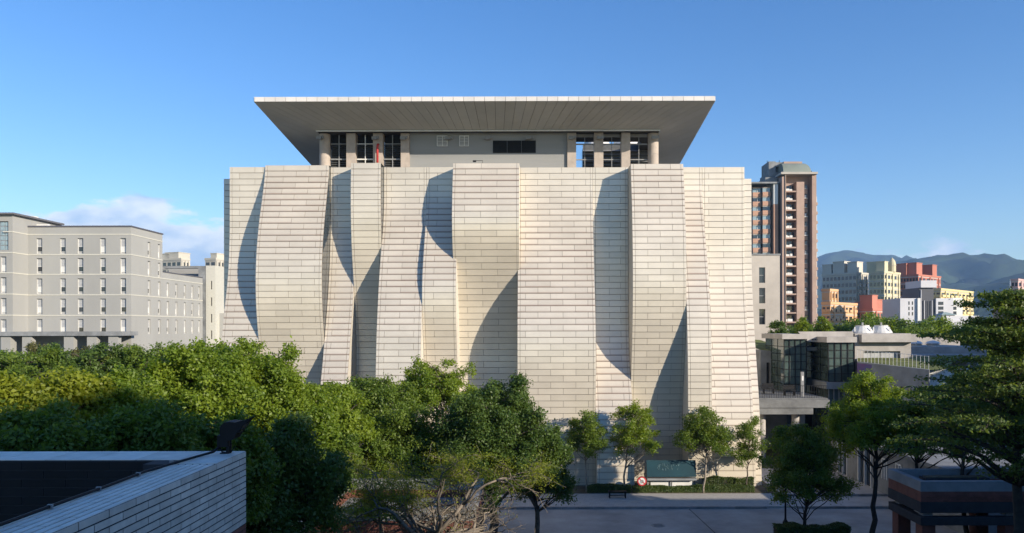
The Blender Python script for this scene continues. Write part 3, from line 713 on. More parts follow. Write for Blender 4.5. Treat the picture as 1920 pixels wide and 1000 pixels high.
for k in range(9):
    v = 349 + k*sto
    for u0, u1, yo in ((1417.5,1433.3,3.2),(1434.6,1449.5,2.2)):
        mb = MB(); tbx(mb,u0,u1,v+9.5,v+17.4,yo,5.98); wpart(mb, 'spandrel', M['brown2'], ta, cr)
        mb = MB(); tbx(mb,u0+.4,u1-.4,v+1.8,v+9.4,yo+.4,5.97); w = wpart(mb, 'window', M['pale'] if (k*3+int(u0))%4 else M['wglass'], ta, cr)
        mb = MB(); um = u0+(u1-u0)*.55; tbx(mb,um,um+.5,v+1.9,v+9.3,yo+.25,yo+.39); tbx(mb,u0+.4,u1-.4,v+1.7,v+2.5,yo+.24,yo+.38); wpart(mb, 'frame', M['white_metal'], ta, cr)
        mb = MB(); tbx(mb,u0,u1,v,v+1.6,yo+.1,5.96); wpart(mb, 'slab_edge', M['tan'], ta, cr)

# ------------------------------------------------------------------ far apartment blocks
M['band_l'] = mat('floor_band_pale', (.46,.44,.40), .8)
def far_block(name, label, uL, uM, uR, vtop, Y, colL, floors, colsL, colsR, group='apartment blocks beyond the tree belt', a=R(47), vbase=None, huts=(), wmat=None, wfrac=.66, balc=False, colR=None, par=.8):
    xcn = U(uM, Y); kL = (uL-U0)/FPX; kR = (uR-U0)/FPX
    lenL = (xcn - kL*Y)/(math.cos(a)+kL*math.sin(a)); lenR = (kR*Y - xcn)/(math.sin(a)-kR*math.cos(a))
    h = V(vtop, Y)
    root = thing(name, label, 'building', (xcn, Y, 0), -a, group)
    mb = MB(); mb.box(-lenL,0,0,lenR,0,h); wall_ = mb.build('wall', colL, root)
    mb = MB(); mb.box(-lenL-.2,.2,-.2,lenR+.2,h+.004,h+par); mb.build('parapet', colL, root)
    z0 = 0; fh = 3.1
    for f in range(floors+1):
        zb_ = h - .35 - f*fh
        if zb_ < 4: break
        mb = MB(); mb.box(-lenL-.1,.1,-.1,-.004,zb_-.16,zb_+.16); mb.box(.004,.1,0,lenR,zb_-.16,zb_+.16); mb.build('floor_band', M['band_'+('l' if f % 1 == 0 else 'd')], root)
    for q in range(3):
        yq = lenR*(.12+.38*q); mb = MB(); mb.box(.006,.42,yq-.35,yq+.35,max(0,h-floors*fh),h-.2); mb.build('fin', colL, root)
    for f in range(floors):
        zt_ = h - .9 - f*fh
        if zt_ < 4: break
        for n_, ln, face in ((colsL,lenL,0),(colsR,lenR,1)):
            for c in range(n_):
                cw = ln/n_; w_ = cw*wfrac; hh = 1.5
                key = ('far', round(w_,2), face, balc)
                if key not in WM:
                    m2 = MB(); m2.box(-w_/2,w_/2,-.06,0,0,hh,0); m2.box(-w_/2-.1,w_/2+.1,-.45 if balc else -.18,-.002,-.14,-.004,1)
                    if balc: m2.box(-w_/2-.1,w_/2+.1,-.45,-.38,.0,.75,1)
                    WM[key] = m2.mesh('window', [wmat or M['wglass'], colL])
                if face == 0: link('window', WM[key], wall_, (-lenL+cw*(c+.5), -.003, zt_-hh))
                else:
                    o = link('window', WM[key], wall_, (.003, cw*(c+.5), zt_-hh)); o.rotation_euler = (0,0,R(90))
    for (fx, fy, sx, sy, hz) in huts:
        mb = MB(); mb.box(-lenL*fx-sx,-lenL*fx,lenR*fy,lenR*fy+sy,h+par+.004,h+par+hz); mb.box(-lenL*fx-sx-.15,-lenL*fx+.15,lenR*fy-.15,lenR*fy+sy+.15,h+par+hz+.004,h+par+hz+.3)
        mb.build('rooftop_house', colL, root)
    return root
M['cream'] = mat('cream_tile', (.55,.50,.34), .8, .06, .1)
M['buff'] = mat('buff_tile', (.50,.47,.40), .8, .06, .1)
M['orange'] = mat('orange_tile', (.58,.36,.19), .8, .06, .1)
M['redtile'] = mat('red_tile', (.44,.17,.12), .8, .08, .1)
M['palegrey'] = mat('pale_grey_tile', (.52,.52,.54), .8, .05, .1)
M['charcoal'] = mat('charcoal_cladding', (.05,.055,.07), .5, .1, .1)
M['yellowtile'] = mat('yellow_tile', (.60,.50,.26), .8, .05, .1)
M['pinktile'] = mat('pink_tile', (.50,.33,.31), .8, .05, .1)
far_block('apartment_block', 'wide grey and cream apartment block with white rooftop houses next to the brown tower', 1542, 1606, 1628, 515, 330, M['buff'], 6, 9, 2, huts=((.05,.2,4.5,5,4.6),(.42,.2,5.5,5,5.2),(.80,.2,4.5,5,4.2)), a=R(52))
far_block('apartment_block', 'cream apartment block with a sunlit window grid and a pointed rooftop spire', 1630, 1658, 1688, 513, 315, M['cream'], 8, 4, 5, huts=((.1,.12,3.5,3.5,4.0),(.62,.35,6,5,4.4)))
sp = thing('rooftop_spire', 'small cream spire on the roof of the cream apartment block', 'spire', (U(1673,322), 322, V(513,315)+.81))
mb = MB(); mb.lathe(0,0,[(1.5,0),(1.5,3.2),(1.35,4.2),(.9,5.2),(.25,5.9),(.02,6.3)],12); mb.build('cupola', M['cream'], sp)
mb = MB(); mb.lathe(0,0,[(1.62,2.7),(1.62,2.95)],12); mb.build('cornice_ring', M['buff'], sp)
far_block('apartment_block', 'small orange apartment house with a blank upper gable in front of the grey block', 1541, 1556, 1571, 547, 262, M['orange'], 3, 0, 2, a=R(44))
far_block('apartment_block', 'low orange apartment house with many windows above the tree belt', 1541, 1557, 1607, 572, 250, M['orange'], 4, 2, 6, a=R(46), balc=True)
far_block('apartment_block', 'low red brick apartment row in front of the cream blocks', 1606, 1636, 1684, 584, 262, M['redtile'], 3, 4, 7, huts=((.1,.05,4.5,4,4.5),(.5,.5,4,5,3.2)), a=R(50))
far_block('apartment_block', 'red stepped brick block peeking between the two cream blocks', 1604, 1612, 1628, 571, 280, M['redtile'], 3, 1, 2)
far_block('apartment_block', 'dark red apartment tower with crenellated rooftop houses', 1688, 1722, 1764, 519, 345, M['redtile'], 8, 6, 6, huts=((.72,.05,6,6,5.2),(.22,.1,7,6,5.4),(.0,.62,5,5,5.0)), a=R(50))
far_block('apartment_block', 'yellow apartment block with open loggias behind the charcoal office', 1745, 1764, 1825, 546, 285, M['yellowtile'], 5, 2, 8, a=R(46), balc=True)
far_block('apartment_block', 'pink apartment tower rising behind the feathery tree', 1896, 1909, 1950, 528, 320, M['pinktile'], 5, 2, 5, a=R(48))
far_block('apartment_block', 'low pink terrace block beside the pink tower', 1862, 1886, 1908, 551, 330, M['pinktile'], 3, 3, 3, a=R(48))
# modern office
Yo = 232.0
of = thing('office_building', 'modern pale grey office with a charcoal glazed tower and grey cap', 'building', (U(1740,Yo), Yo, 0))
def ofb(name, m_, u0, u1, v0, y0, y1, parent=None, v1=None):
    mb = MB(); mb.box(U(u0,Yo),U(u1,Yo),Yo+y0,Yo+y1,0 if v1 is None else V(v1,Yo),V(v0,Yo)); return wpart(mb, name, m_, of, parent)
w1 = ofb('wing', M['palegrey'], 1688, 1721, 561, 0, 12); tw_ = ofb('tower', M['charcoal'], 1727, 1754, 541, 1, 12); ofb('tower_cap', M['palegrey'], 1727.5, 1757, 527.5, .2, 10, None, 540.8)
w2 = ofb('wing', M['palegrey'], 1757, 1789, 561, .5, 12); ofb('end_wall', M['white_metal'], 1719, 1724.5, 561, -.6, -.02); w3 = ofb('wing', M['white_metal'], 1790, 1812, 560, 2, 12)
for u in (1704.5,1711):
    for v in (570,580,590): ofb('window', M['wglass'], u-1, u+1, v-3.2, -.06, -.003, w1, v+3.2)
for v in (570.5,579.5,588.5): ofb('window', M['wglass'], 1761, 1770.5, v-3, .43, .497, w2, v+3); ofb('window', M['wglass'], 1794, 1800, v-3, 1.9, 1.997, w3, v+3)
for u in (1729,1735,1749.5): ofb('mullion', M['palegrey'], u, u+.9, 565 if u > 1732 else 545, .6, .99, tw_, 700)
for u in (1736.5,1740,1743.5,1747): ofb('glazing_fin', M['grey_metal'], u, u+.3, 566, .8, .995, tw_, 700)
mb = MB(); xg, yg = U(1772,215), 215.0
gz = thing('pavilion', 'small pavilion with a pale green hipped roof in front of the office', 'pavilion', (xg, yg, 0))
mb = MB(); h0, h1 = V(592.5,yg), V(587,yg); mb.add([(-2.3,-2.3,h0),(2.3,-2.3,h0),(2.3,2.3,h0),(-2.3,2.3,h0),(-.3,0,h1),(.3,0,h1)],[(0,1,5,4),(1,2,5),(2,3,4,5),(3,0,4),(3,2,1,0)]); mb.build('hipped_roof', mat('green_tin', (.34,.42,.38), .5), gz)
mb = MB(); mb.box(-1.8,1.8,-1.8,1.8,0,h0-.02); mb.build('body', M['palegrey'], gz)
lh = thing('long_hall', 'long low pale grey hall roof beside the small green pavilion', 'building', (U(1795,212), 212, 0))
mb = MB(); mb.box(U(1755,212)-lh.location.x,U(1840,212)-lh.location.x,0,10,0,V(603,212)); mb.build('wall', M['palegrey'], lh)
mb = MB(); mb.box(U(1778,212)-lh.location.x,U(1840,212)-lh.location.x,1,9,V(602.9,212),V(594,212)); mb.build('clerestory', M['palegrey'], lh)
# blocks far behind the left building
far_block('apartment_block', 'beige apartment block with rooftop tanks behind the grey teaching block', 296, 340, 356, 486, 300, M['buff'], 4, 5, 2, 'apartment blocks behind the teaching block', huts=((.15,.1,7,6,2.2),(.55,.1,6,6,1.8)), a=R(20))
far_block('apartment_block', 'buff apartment block squeezed between the white stair tower and the hall', 385, 405, 422, 486, 290, M['buff'], 9, 2, 2, 'apartment blocks behind the teaching block', huts=((.0,.1,3,4,1.6),), a=R(20))
# ------------------------------------------------------------------ low arts building on the right
Yr = 70.0
ab = thing('arts_building', 'low concrete arts building with two dark glass bays and a sloping turf roof', 'building', (U(1590,Yr), Yr, 0))
M['bayglass'] = mat('bay_glass', (.07,.10,.09), .06, .3, .6, spec=.9)
def P3(u, v, Y): return (U(u,Y), Y, V(v,Y))
def rb(name, m_, u0, u1, v0, v1, Ya, Yb_, parent=None, Yref=None):
    y = Yref or Ya; mb = MB(); mb.box(U(u0,y),U(u1,y),Ya,Yb_,V(v1,y) if v1 is not None else 0,V(v0,y)); return wpart(mb, name, m_, ab, parent)
zdeck = V(748, 62)
M['deck'] = mat('shade_toned_deck', (.15,.155,.155), .9, .2, .8)  # concrete grey darkened so its colour stands in for shade on the deck
# left wing with slot windows and planted roof
mb = MB(); xa, xb = U(1426,72), U(1476,72); zt0, zt1 = V(657,72), V(662,72)
sl_ = [(u-1426)/50*(xb-xa) for u in (1437,1446.5,1456,1464)]
wo = [(s, s+.34, V(735,72), V(681,72)) for s in sl_]
wall_face(mb, (xa,72,0), (1,0,0), xb-xa, zt1, wo, .5); mb.add([(xa,72,zt1),(xb,72,zt1),(xa,72,zt0)],[(0,1,2)]); mb.add([(xa,72,0),(xa,80,0),(xa,80,zt0),(xa,72,zt0)],[(1,0,3,2)])
lw = wpart(mb, 'wing_wall', M['concrete_dk'], ab)
for o_ in wo:
    mb = MB(); mb.box(xa+o_[0]-.02,xa+o_[1]+.02,72.42,72.46,o_[2],o_[3]); wpart(mb, 'slot_window', M['wglass'], ab, lw)
mb = MB(); mb.add([(xa,72.02,zt0-.03),(xb+1,72.02,zt1-.03),(xb+1,84,zt1+1.0),(xa,84,zt0+1.0)],[(0,1,2,3)]); wpart(mb, 'roof_turf', M['grass'], ab)
for i in range(7):
    mb = MB(); x = U(1443+i*4.5,76); mb.box(x-.03,x+.03,76,76.06,zt1+.1,V(638,76)); wpart(mb, 'roof_fence_post', M['white_metal'], ab)
# back wall of the recess and entrance
rb('recess_wall', M['concrete_dk'], 1476, 1610, 652, None, 75, 76)
rb('recess_soffit', M['concrete_dk'], 1510, 1553, 652, 659, 68.9, 74.9, None, 69)
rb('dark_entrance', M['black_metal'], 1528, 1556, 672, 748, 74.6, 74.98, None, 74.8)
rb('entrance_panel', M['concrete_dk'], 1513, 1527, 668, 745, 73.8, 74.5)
# roof slabs
mb = MB(); mb.add([P3(1496,623,68),P3(1600,623,68),P3(1600,623,78),P3(1496,623,78),P3(1512,641,68),P3(1600,650,68),P3(1600,650,78),P3(1512,641,78)],[(0,1,2,3),(4,5,1,0),(5,6,2,1),(7,4,0,3),(4,7,6,5)]); wpart(mb, 'roof_slab', M['concrete'], ab)
for i in range(6):
    rb('scupper', M['black_metal'], 1523+i*4.6, 1525.6+i*4.6, 637, 639, 67.9, 67.99)
def bay(u0, u1, vcap0, vcap1, vg1, nx_, nz_, Ya, side_u):
    """glass bay: cap, dark backing, panes in a grid, mullions; the left flank is glazed as well"""
    x0, x1 = U(u0,Ya), U(u1,Ya); zc1, zc0 = V(vcap0,Ya), V(vcap1,Ya); zg0 = V(vg1,Ya)
    mb = MB(); mb.box(x0-.25,x1+.1,Ya-.3,Ya+6,zc0,zc1); wpart(mb, 'bay_cap', M['concrete'], ab)
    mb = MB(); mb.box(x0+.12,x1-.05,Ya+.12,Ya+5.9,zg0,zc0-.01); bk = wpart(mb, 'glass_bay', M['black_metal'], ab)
    for i in range(nx_):
        for j in range(nz_):
            a = x0+(x1-x0)*i/nx_; c = x0+(x1-x0)*(i+1)/nx_; e_ = zg0+(zc0-zg0)*j/nz_; f_ = zg0+(zc0-zg0)*(j+1)/nz_
            mb = MB(); mb.box(a+.03,c-.03,Ya+.04,Ya+.08,e_+.03,f_-.03); wpart(mb, 'pane', M['bayglass'], ab, bk)
    for i in range(3):
        for j in range(nz_):
            a = Ya+5.5*i/3; c = Ya+5.5*(i+1)/3; e_ = zg0+(zc0-zg0)*j/nz_; f_ = zg0+(zc0-zg0)*(j+1)/nz_
            mb = MB(); mb.box(x0+.04,x0+.08,a+.2,c-.03,e_+.03,f_-.03); wpart(mb, 'pane', M['bayglass'], ab, bk)
    mb = MB()
    for i in range(nx_+1):
        a = x0+(x1-x0)*i/nx_; mb.box(a-.035,a+.035,Ya-.03,Ya+.03,zg0,zc0-.02)
    for j in range(nz_+1):
        e_ = zg0+(zc0-zg0)*j/nz_; mb.box(x0,x1,Ya-.02,Ya+.028,e_-.03,e_+.03)
    wpart(mb, 'mullion', M['black_metal'], ab, bk)
bay(1470, 1512, 627.5, 637, 736, 4, 7, 68, 1466)
bay(1553, 1602, 633, 643.5, 717, 4, 5, 66, 1549)
mb = MB(); mb.box(U(1549,66)-.2,U(1604,66),65.4,72,V(730,66),V(717.5,66)); wpart(mb, 'bay_sill', M['concrete_dk'], ab)
mb = MB(); mb.box(U(1553,66),U(1602,66),66,72,0,V(730.2,66)); lowg = wpart(mb, 'lower_glazing', M['bayglass'], ab)
for i in range(6):
    x = U(1553+i*9.6,66); mb = MB(); mb.box(x-.04,x+.04,65.9,65.99,0,V(731,66)); wpart(mb, 'mullion', M['grey_metal'], ab, lowg)
# concrete core with ribbon window
mb = MB(); xk0, xk1 = U(1603,68.5), U(1708,68.5); zk = V(627,68.5); zkb = V(700,68.5)
ko = [(U(1619,68.5)-xk0, U(1688,68.5)-xk0, V(674,68.5)-0, V(660,68.5)-0)]
wall_face(mb, (xk0,68.5,0), (1,0,0), xk1-xk0, zk, ko, .45); mb.add([(xk0,68.5,0),(xk0,78,0),(xk0,78,zk),(xk0,68.5,zk)],[(1,0,3,2)]); mb.add([(xk1,68.5,0),(xk1,78,0),(xk1,78,zk),(xk1,68.5,zk)],[(0,1,2,3)]); mb.add([(xk0,68.5,zk),(xk1,68.5,zk),(xk1,78,zk),(xk0,78,zk)],[(0,1,2,3)])
kw = wpart(mb, 'core_wall', M['concrete'], ab)
for i in range(4):
    a = xk0+ko[0][0]+(ko[0][1]-ko[0][0])*i/4; c = xk0+ko[0][0]+(ko[0][1]-ko[0][0])*(i+1)/4
    mb = MB(); mb.box(a+.03,c-.03,68.85,68.9,ko[0][2],ko[0][3]); wpart(mb, 'ribbon_window', M['blind'], ab, kw)
mb = MB(); mb.box(U(1614,68),xk1+.2,67.8,68.49,V(643,68.5),V(628.5,68.5)); wpart(mb, 'fascia_beam', M['concrete'], ab)
# cooling units on the roof
for i, u in enumerate((1617, 1652)):
    c = thing('roof_fan_unit', ['white flared rooftop fan unit beside the parapet of the arts building','white flared rooftop fan unit with a railing on the arts building'][i], 'fan unit', (U(u,74), 74, zk+.004), group='fan units on the arts building')
    mb = MB(); mb.lathe(0,0,[(1.05,0),(1.0,.15),(.72,.55),(.62,.7),(.66,.78)],16); mb.build('cowl', M['white_metal'], c)
    mb = MB(); mb.box(-.08,.08,-.08,.08,.79,1.05); mb.build('motor', M['grey_metal'], c)
    mb = MB()
    for k in range(4): a = k*math.pi/2+.4; mb.box(1.0*math.cos(a)-.04,1.0*math.cos(a)+.04,1.0*math.sin(a)-.04,1.0*math.sin(a)+.04,.0,.6)
    mb.build('strut', M['white_metal'], c)
# sloping turf roof with its long retaining wall
A0 = Vector(P3(1607,680,64)); A1 = Vector((U(1742,58), 58, V(695,58))); 
mb = MB(); mb.add([(A0.x,A0.y,0),(A1.x,A1.y,0),A1,A0,(A0.x+.3,A0.y+.5,0),(A1.x+.3,A1.y+.5,0),A1+Vector((.3,.5,0)),A0+Vector((.3,.5,0))],[(0,1,2,3),(3,2,6,7),(1,5,6,2),(4,0,3,7)]); rw = wpart(mb, 'retaining_wall', M['concrete_dk'], ab)
mb = MB(); nrm = Vector((A1.y-A0.y, -(A1.x-A0.x), 0)).normalized()
if nrm.y > 0: nrm = -nrm
mural_m = mat('mural', (.05,.09,.22), .7, .1, .35, col2=(.20,.05,.13))
B = A0.lerp(A1,.22); o_ = nrm*.006
mb.add([Vector((A0.x,A0.y,V(742,64)))+o_, Vector((B.x,B.y,V(744,63)))+o_, B+o_-Vector((0,0,.1)), A0+o_-Vector((0,0,.1))],[(0,1,2,3)]); mu = wpart(mb, 'mural', mural_m, ab, rw)
mb = MB(); pts = []
for k in range(13):
    t_ = k/12; p = A0.lerp(B, .95-.6*abs(t_-.0)**.7 if t_ < .5 else .45+.25*(t_-.5)*2); z = A0.z - .95 - 1.1*t_; pts.append(Vector((p.x,p.y,z))+nrm*.012)
mb.tube(pts, .085, 5); wpart(mb, 'mural_ribbon', mat('mural_pale', (.25,.42,.52), .7), ab, rw)
C0 = Vector((U(1600,69),68.3,V(673,68.4))); C1 = Vector((U(1800,72),72,V(668,72)))
mb = MB(); mb.add([A0+Vector((.2,.3,-.03)),A1+Vector((.2,.3,-.03)),Vector((U(1800,57),59,V(697,57))),C1,C0],[(0,1,2,3,4)]); wpart(mb, 'turf_roof', M['grass'], ab)
for i in range(20):
    p = A0.lerp(A1, i/19)+Vector((.25,.55,0)); mb = MB(); mb.tube([p,p+Vector((0,0,1.05))],.02,4); wpart(mb, 'railing_post', M['white_metal'], ab)
mb = MB(); p0 = A0+Vector((.25,.55,1.02)); p1 = A1+Vector((.25,.55,1.02)); mb.tube([p0,p1],.018,4); wpart(mb, 'railing', M['white_metal'], ab)
for s in (.52,.62,.72,.82):
    p = A0.lerp(A1,s)+nrm*.02; p2 = A0.lerp(A1,s+.05)+nrm*.02; mb = MB(); mb.add([(p.x,p.y,p.z-2.3),(p2.x,p2.y,p2.z-2.3),(p2.x,p2.y,p2.z-1.6),(p.x,p.y,p.z-1.6)],[(0,1,2,3)]); wpart(mb, 'window', M['wglass'], ab, rw)
# stepped rear roofs on the right
rb('rear_roof', M['concrete'], 1708.5, 1850, 652, None, 76, 84); rb('rear_roof', M['concrete'], 1712, 1850, 667, 680, 73, 75.9); rb('rear_wing', M['concrete'], 1700, 1800, 634, None, 92, 104); rb('roof_garden', M['grass'], 1701, 1799, 629, 633.9, 92.3, 103.7, None, 92)
rb('pale_wall', M['white_metal'], 1741, 1830, 694, None, 60, 61)
for i, u in enumerate((1716, 1749)):
    c = thing('roof_vent', ['squat white rooftop vent hood beside the concrete core','squat white rooftop vent hood above the turf roof'][i], 'vent', (U(u,78), 78, V(652,76)+.004), group='vent hoods on the rear roof')
    mb = MB(); mb.lathe(0,0,[(.6,0),(.55,.25),(.75,.3),(.5,.5),(.1,.6)],14); mb.build('hood', M['white_metal'], c); mb = MB(); mb.lathe(0,0,[(.66,.12),(.66,.2)],14); mb.build('flange', M['grey_metal'], c)
# upper deck bridging to the hall
dk = thing('upper_deck', 'raised concrete deck bridging the hall and the arts building', 'deck', (U(1480,62), 62, 0))
def dp(mb, name, m_, parent=None): return wpart(mb, name, m_, dk, parent)
xd0, xd1 = 17.4, U(1552,62)
mb = MB(); mb.box(xd0,xd1,62,74.9,zdeck-.5,zdeck); slab = dp(mb, 'slab', M['deck'])
mb = MB(); mb.box(xd0,xd1,61.6,61.99,zdeck-.75,zdeck-.1); mb.box(xd0,U(1522,62),61.7,62.4,zdeck-1.3,zdeck-.76); dp(mb, 'edge_beam', M['deck'])
for u, r in ((1491,.31),(1428,.31)):
    mb = MB(); mb.lathe(U(u,63),63,[(r,0),(r,zdeck-1.31)],20); dp(mb, 'column', M['concrete'])
mb = MB(); mb.box(U(1500,64.5),U(1509,64.5),64.5,65.5,0,zdeck-.51); dp(mb, 'pier', M['concrete_dk'])
mb = MB(); mb.box(xd0,U(1640,68),73,73.4,0,zdeck-.51); dp(mb, 'back_wall', M['concrete_dk'])
for i in range(7):
    mb = MB(); x = U(1446+i*5.2,72); mb.box(x,x+.12,72.5,72.9,0,zdeck-.52); dp(mb, 'screen_slat', M['black_metal'])
mb = MB(); mb.box(U(1512,70),U(1556,70),70,72.4,0,zdeck-.51); dp(mb, 'dark_store', M['black_metal'])
n_ = 34
rail = MB(); rail.tube([(xd0,62.15,zdeck+1.02),(xd1,62.15,zdeck+1.02)],.025,5); rl = dp(rail, 'handrail', M['black_metal'])
pm = MB().box(-.012,.012,-.012,.012,0,1.0).mesh('baluster', M['black_metal']); DL = dk.location
for i in range(n_): link('baluster', pm, rl, (xd0+.1+(xd1-xd0-.2)*i/(n_-1)-DL.x, 62.15-DL.y, zdeck+.002))
# seats and a lamp on the deck
for i, (u, yy) in enumerate(((1441,66.5),(1480,64.5))):
    t_ = thing('deck_seat', ['dark seat on the raised deck near the hall corner','dark seat on the raised deck in front of the glass bay'][i], 'seat', (U(u,yy), yy, zdeck+.002), group='seats on the raised deck')
    mb = MB(); mb.box(-.5,.5,-.25,.25,.4,.46); mb.build('seat', M['black_metal'], t_); mb = MB(); mb.box(-.5,.5,.2,.25,.5,.9); mb.build('backrest', M['black_metal'], t_)
    for sx in (-.42,.42):
        mb = MB(); mb.box(sx-.03,sx+.03,-.2,.2,0,.399); mb.build('leg', M['black_metal'], t_)
pb = thing('poster_stand', 'slim dark post with a small white poster on the raised deck', 'sign', (U(1504,63.5), 63.5, zdeck+.002))
mb = MB(); mb.box(-.12,.12,-.1,.1,0,2.1); mb.build('post', M['grey_metal'], pb); mb = MB(); mb.box(-.07,.07,-.115,-.102,V(715,63.5)-zdeck,V(706,63.5)-zdeck); mb.build('poster', M['white_metal'], pb)
# low pavilion facing the plaza
lp = thing('low_gallery', 'low grey gallery with white framed doors along the plaza', 'building', (23.5, 50, 0))
mb = MB(); go = [(1.5,3.3,.1,2.8),(5.2,7.4,.1,2.9),(9,9.8,1.2,2.6),(11,11.8,1.2,2.6),(13,13.8,1.2,2.6)]
wall_face(mb, (23.5,60,0), (0,-1,0), 20, 3.2, go, .2); mb.add([(23.5,40,0),(33,40,0),(33,40,3.2),(23.5,40,3.2)],[(0,1,2,3)]); mb.add([(23.5,40,3.2),(33,40,3.2),(33,60,3.2),(23.5,60,3.2)],[(0,1,2,3)]); gw_ = wpart(mb, 'wall', M['concrete_dk'], lp)
for a, b_, c, d in go:
    mb = MB(); mb.box(23.64,23.68,60-b_,60-a,c,d); w = wpart(mb, 'window' if c > 1 else 'door', M['wglass'], lp, gw_)
    mb = MB()
    for yy in (a, (a+b_)/2-.05, b_-.1): mb.box(23.46,23.63,60-yy-.1,60-yy,c,d)
    mb.box(23.45,23.62,60-b_,60-a,d-.1,d); mb.v = [(p[0]-23.5,p[1]-50,p[2]) for p in mb.v]; mb.build('frame', M['white_metal'], w)
mb = MB(); mb.box(23.1,33.2,39.8,60.2,3.203,3.45); wpart(mb, 'eave', M['concrete_dk'], lp)
# ------------------------------------------------------------------ hills
def smooth_noise(n, seed, octs):
    rg = np.random.RandomState(seed); x = np.linspace(0,1,n); y = np.zeros(n)
    for o, a in octs: y += a*np.interp(x*o, np.arange(o+2), rg.uniform(-1,1,o+2))
    return y
M['forest'] = mat('forest_hill', (.030,.050,.024), .95, .5, .012, bump=0, col2=(.012,.022,.012))
def hill(pts, Y, depth, seed, name='hills', rows=46, cols=300):
    us = np.linspace(pts[0][0], pts[-1][0], cols); ridge = np.interp(us, [p[0] for p in pts], [p[1] for p in pts])
    k = np.exp(-.5*(np.arange(-9,10)/3.0)**2); k /= k.sum(); ridge = np.convolve(np.pad(ridge,9,mode='edge'),k,'valid')
    rg = np.random.RandomState(seed)
    g1 = rg.uniform(-1,1,(12,40)); g2 = rg.uniform(-1,1,(24,90)); g3 = rg.uniform(-1,1,(46,220))
    def samp(g, a, b_):
        i = a*(g.shape[0]-2); j = b_*(g.shape[1]-2); i0 = int(i); j0 = int(j); fi = i-i0; fj = j-j0; fi = fi*fi*(3-2*fi); fj = fj*fj*(3-2*fj)
        return g[i0,j0]*(1-fi)*(1-fj)+g[i0+1,j0]*fi*(1-fj)+g[i0,j0+1]*(1-fi)*fj+g[i0+1,j0+1]*fi*fj
    vv = []; ff = []
    for r in range(rows):
        t_ = r/(rows-1); y = Y - depth + depth*1.5*t_
        prof = math.sin(min(1, t_/.667)*math.pi/2)**1.15 if t_ <= .667 else 1-(t_-.667)*1.2
        for c in range(cols):
            s = c/(cols-1); H = V(ridge[c], Y); x = U(us[c], Y)
            nz_ = 1 - abs(samp(g1,t_,s))*.45 - abs(samp(g2,t_,s))*.22 - abs(samp(g3,t_,s))*.10
            edge = math.sin(math.pi*min(1,max(0,t_/.667)))*.9+.10
            vv.append((x*(1+.0*t_), y + 60*samp(g2,t_,s), max(-2, H*prof*(1-edge*(1-nz_)))))
    for r in range(rows-1):
        for c in range(cols-1):
            a = r*cols+c; ff.append((a,a+1,a+1+cols,a+cols))
    mb = MB(); mb.add(vv, ff); return struct(mb.build(name, M['forest'], None, True))
hill([(-400,560),(0,560),(300,548),(700,540),(1200,530),(1480,520),(1540,471),(1570,466),(1600,463),(1630,470),(1665,477),(1690,484),(1760,500),(1900,515),(2300,500),(2800,540)], 5200, 1500, 3)
hill([(-400,590),(400,585),(1000,570),(1400,540),(1500,510),(1545,496),(1575,488),(1610,488),(1650,492),(1690,487),(1715,480),(1745,482),(1775,476),(1800,472),(1825,474),(1850,481),(1900,486),(1960,491),(2300,470),(2800,520)], 3600, 1400, 8)
hill([(-400,606),(900,604),(1400,590),(1650,570),(1740,556),(1790,548),(1850,532),(1885,518),(1920,508),(2000,500),(2400,520),(2800,560)], 2200, 900, 15)
# a thin mast on the near ridge
ms = thing('radio_mast', 'slim white lattice radio mast on the wooded ridge', 'mast', (U(1894,1700), 1700, V(560,1700)))
mb = MB()
zt_ = V(526,1700)-V(560,1700)
for sx, sy in ((-1,-1),(1,-1),(0,1)): mb.tube([(sx*2.2,sy*2.2,-8),(sx*.3,sy*.3,zt_)],.45,4)
mb.build('leg_frame', M['white_metal'], ms)
mb = MB()
for k in range(9): h = zt_*k/9; r_ = 2.2-1.9*k/9; mb.tube([(-r_,-r_,h),(r_,-r_,h+zt_/9)],.3,4); mb.tube([(r_,-r_,h),(-r_,-r_,h+zt_/9)],.3,4)
mb.build('bracing', M['white_metal'], ms)
# ------------------------------------------------------------------ campus buildings out of view; the taller ones are added and sized to cast shade
def plain_block(label, x0, x1, y0, y1, h, nfl, ncol, m_):
    root = thing('campus_building', label, 'building', ((x0+x1)/2,(y0+y1)/2,0)); 
    mb = MB(); ops_ = []
    W_ = x1-x0; fh = h/nfl
    for f in range(nfl):
        for c in range(ncol): ops_.append((W_*(c+.3)/ncol, W_*(c+.7)/ncol, fh*f+1.0, fh*f+fh*.75))
    wall_face(mb, (x1,y1,0), (-1,0,0), W_, h, ops_, .3); wall_face(mb, (x0,y0,0), (1,0,0), W_, h, [], .3)
    wall_face(mb, (x0,y1,0), (0,-1,0), y1-y0, h, [], .3); wall_face(mb, (x1,y0,0), (0,1,0), y1-y0, h, [], .3)
    mb.add([(x0,y0,h),(x1,y0,h),(x1,y1,h),(x0,y1,h)],[(0,1,2,3)]); w_ = wpart(mb, 'wall', m_, root)
    wm = MB().box(-W_*.2/ncol,W_*.2/ncol,-.25,-.3,0,fh*.75-1.0).mesh('window', M['wglass']); L = root.location
    for a,b_,c,d in ops_: link('window', wm, w_, (x1-(a+b_)/2-L.x, y1-L.y, c))
    mb = MB(); mb.box(x0-.1,x1+.1,y0-.1,y1+.1,h+.004,h+.5); wpart(mb, 'coping', M['concrete_dk'], root)
    return root
plain_block('low grey campus building directly behind the tiled terrace', -16, 21.5, -22, -1.6, 9.6, 3, 10, M['render_grey'])
plain_block('unseen tall grey campus building added to shade the terrace parapet', 38, 50, -58, -20.5, 30, 9, 4, M['render_grey'])
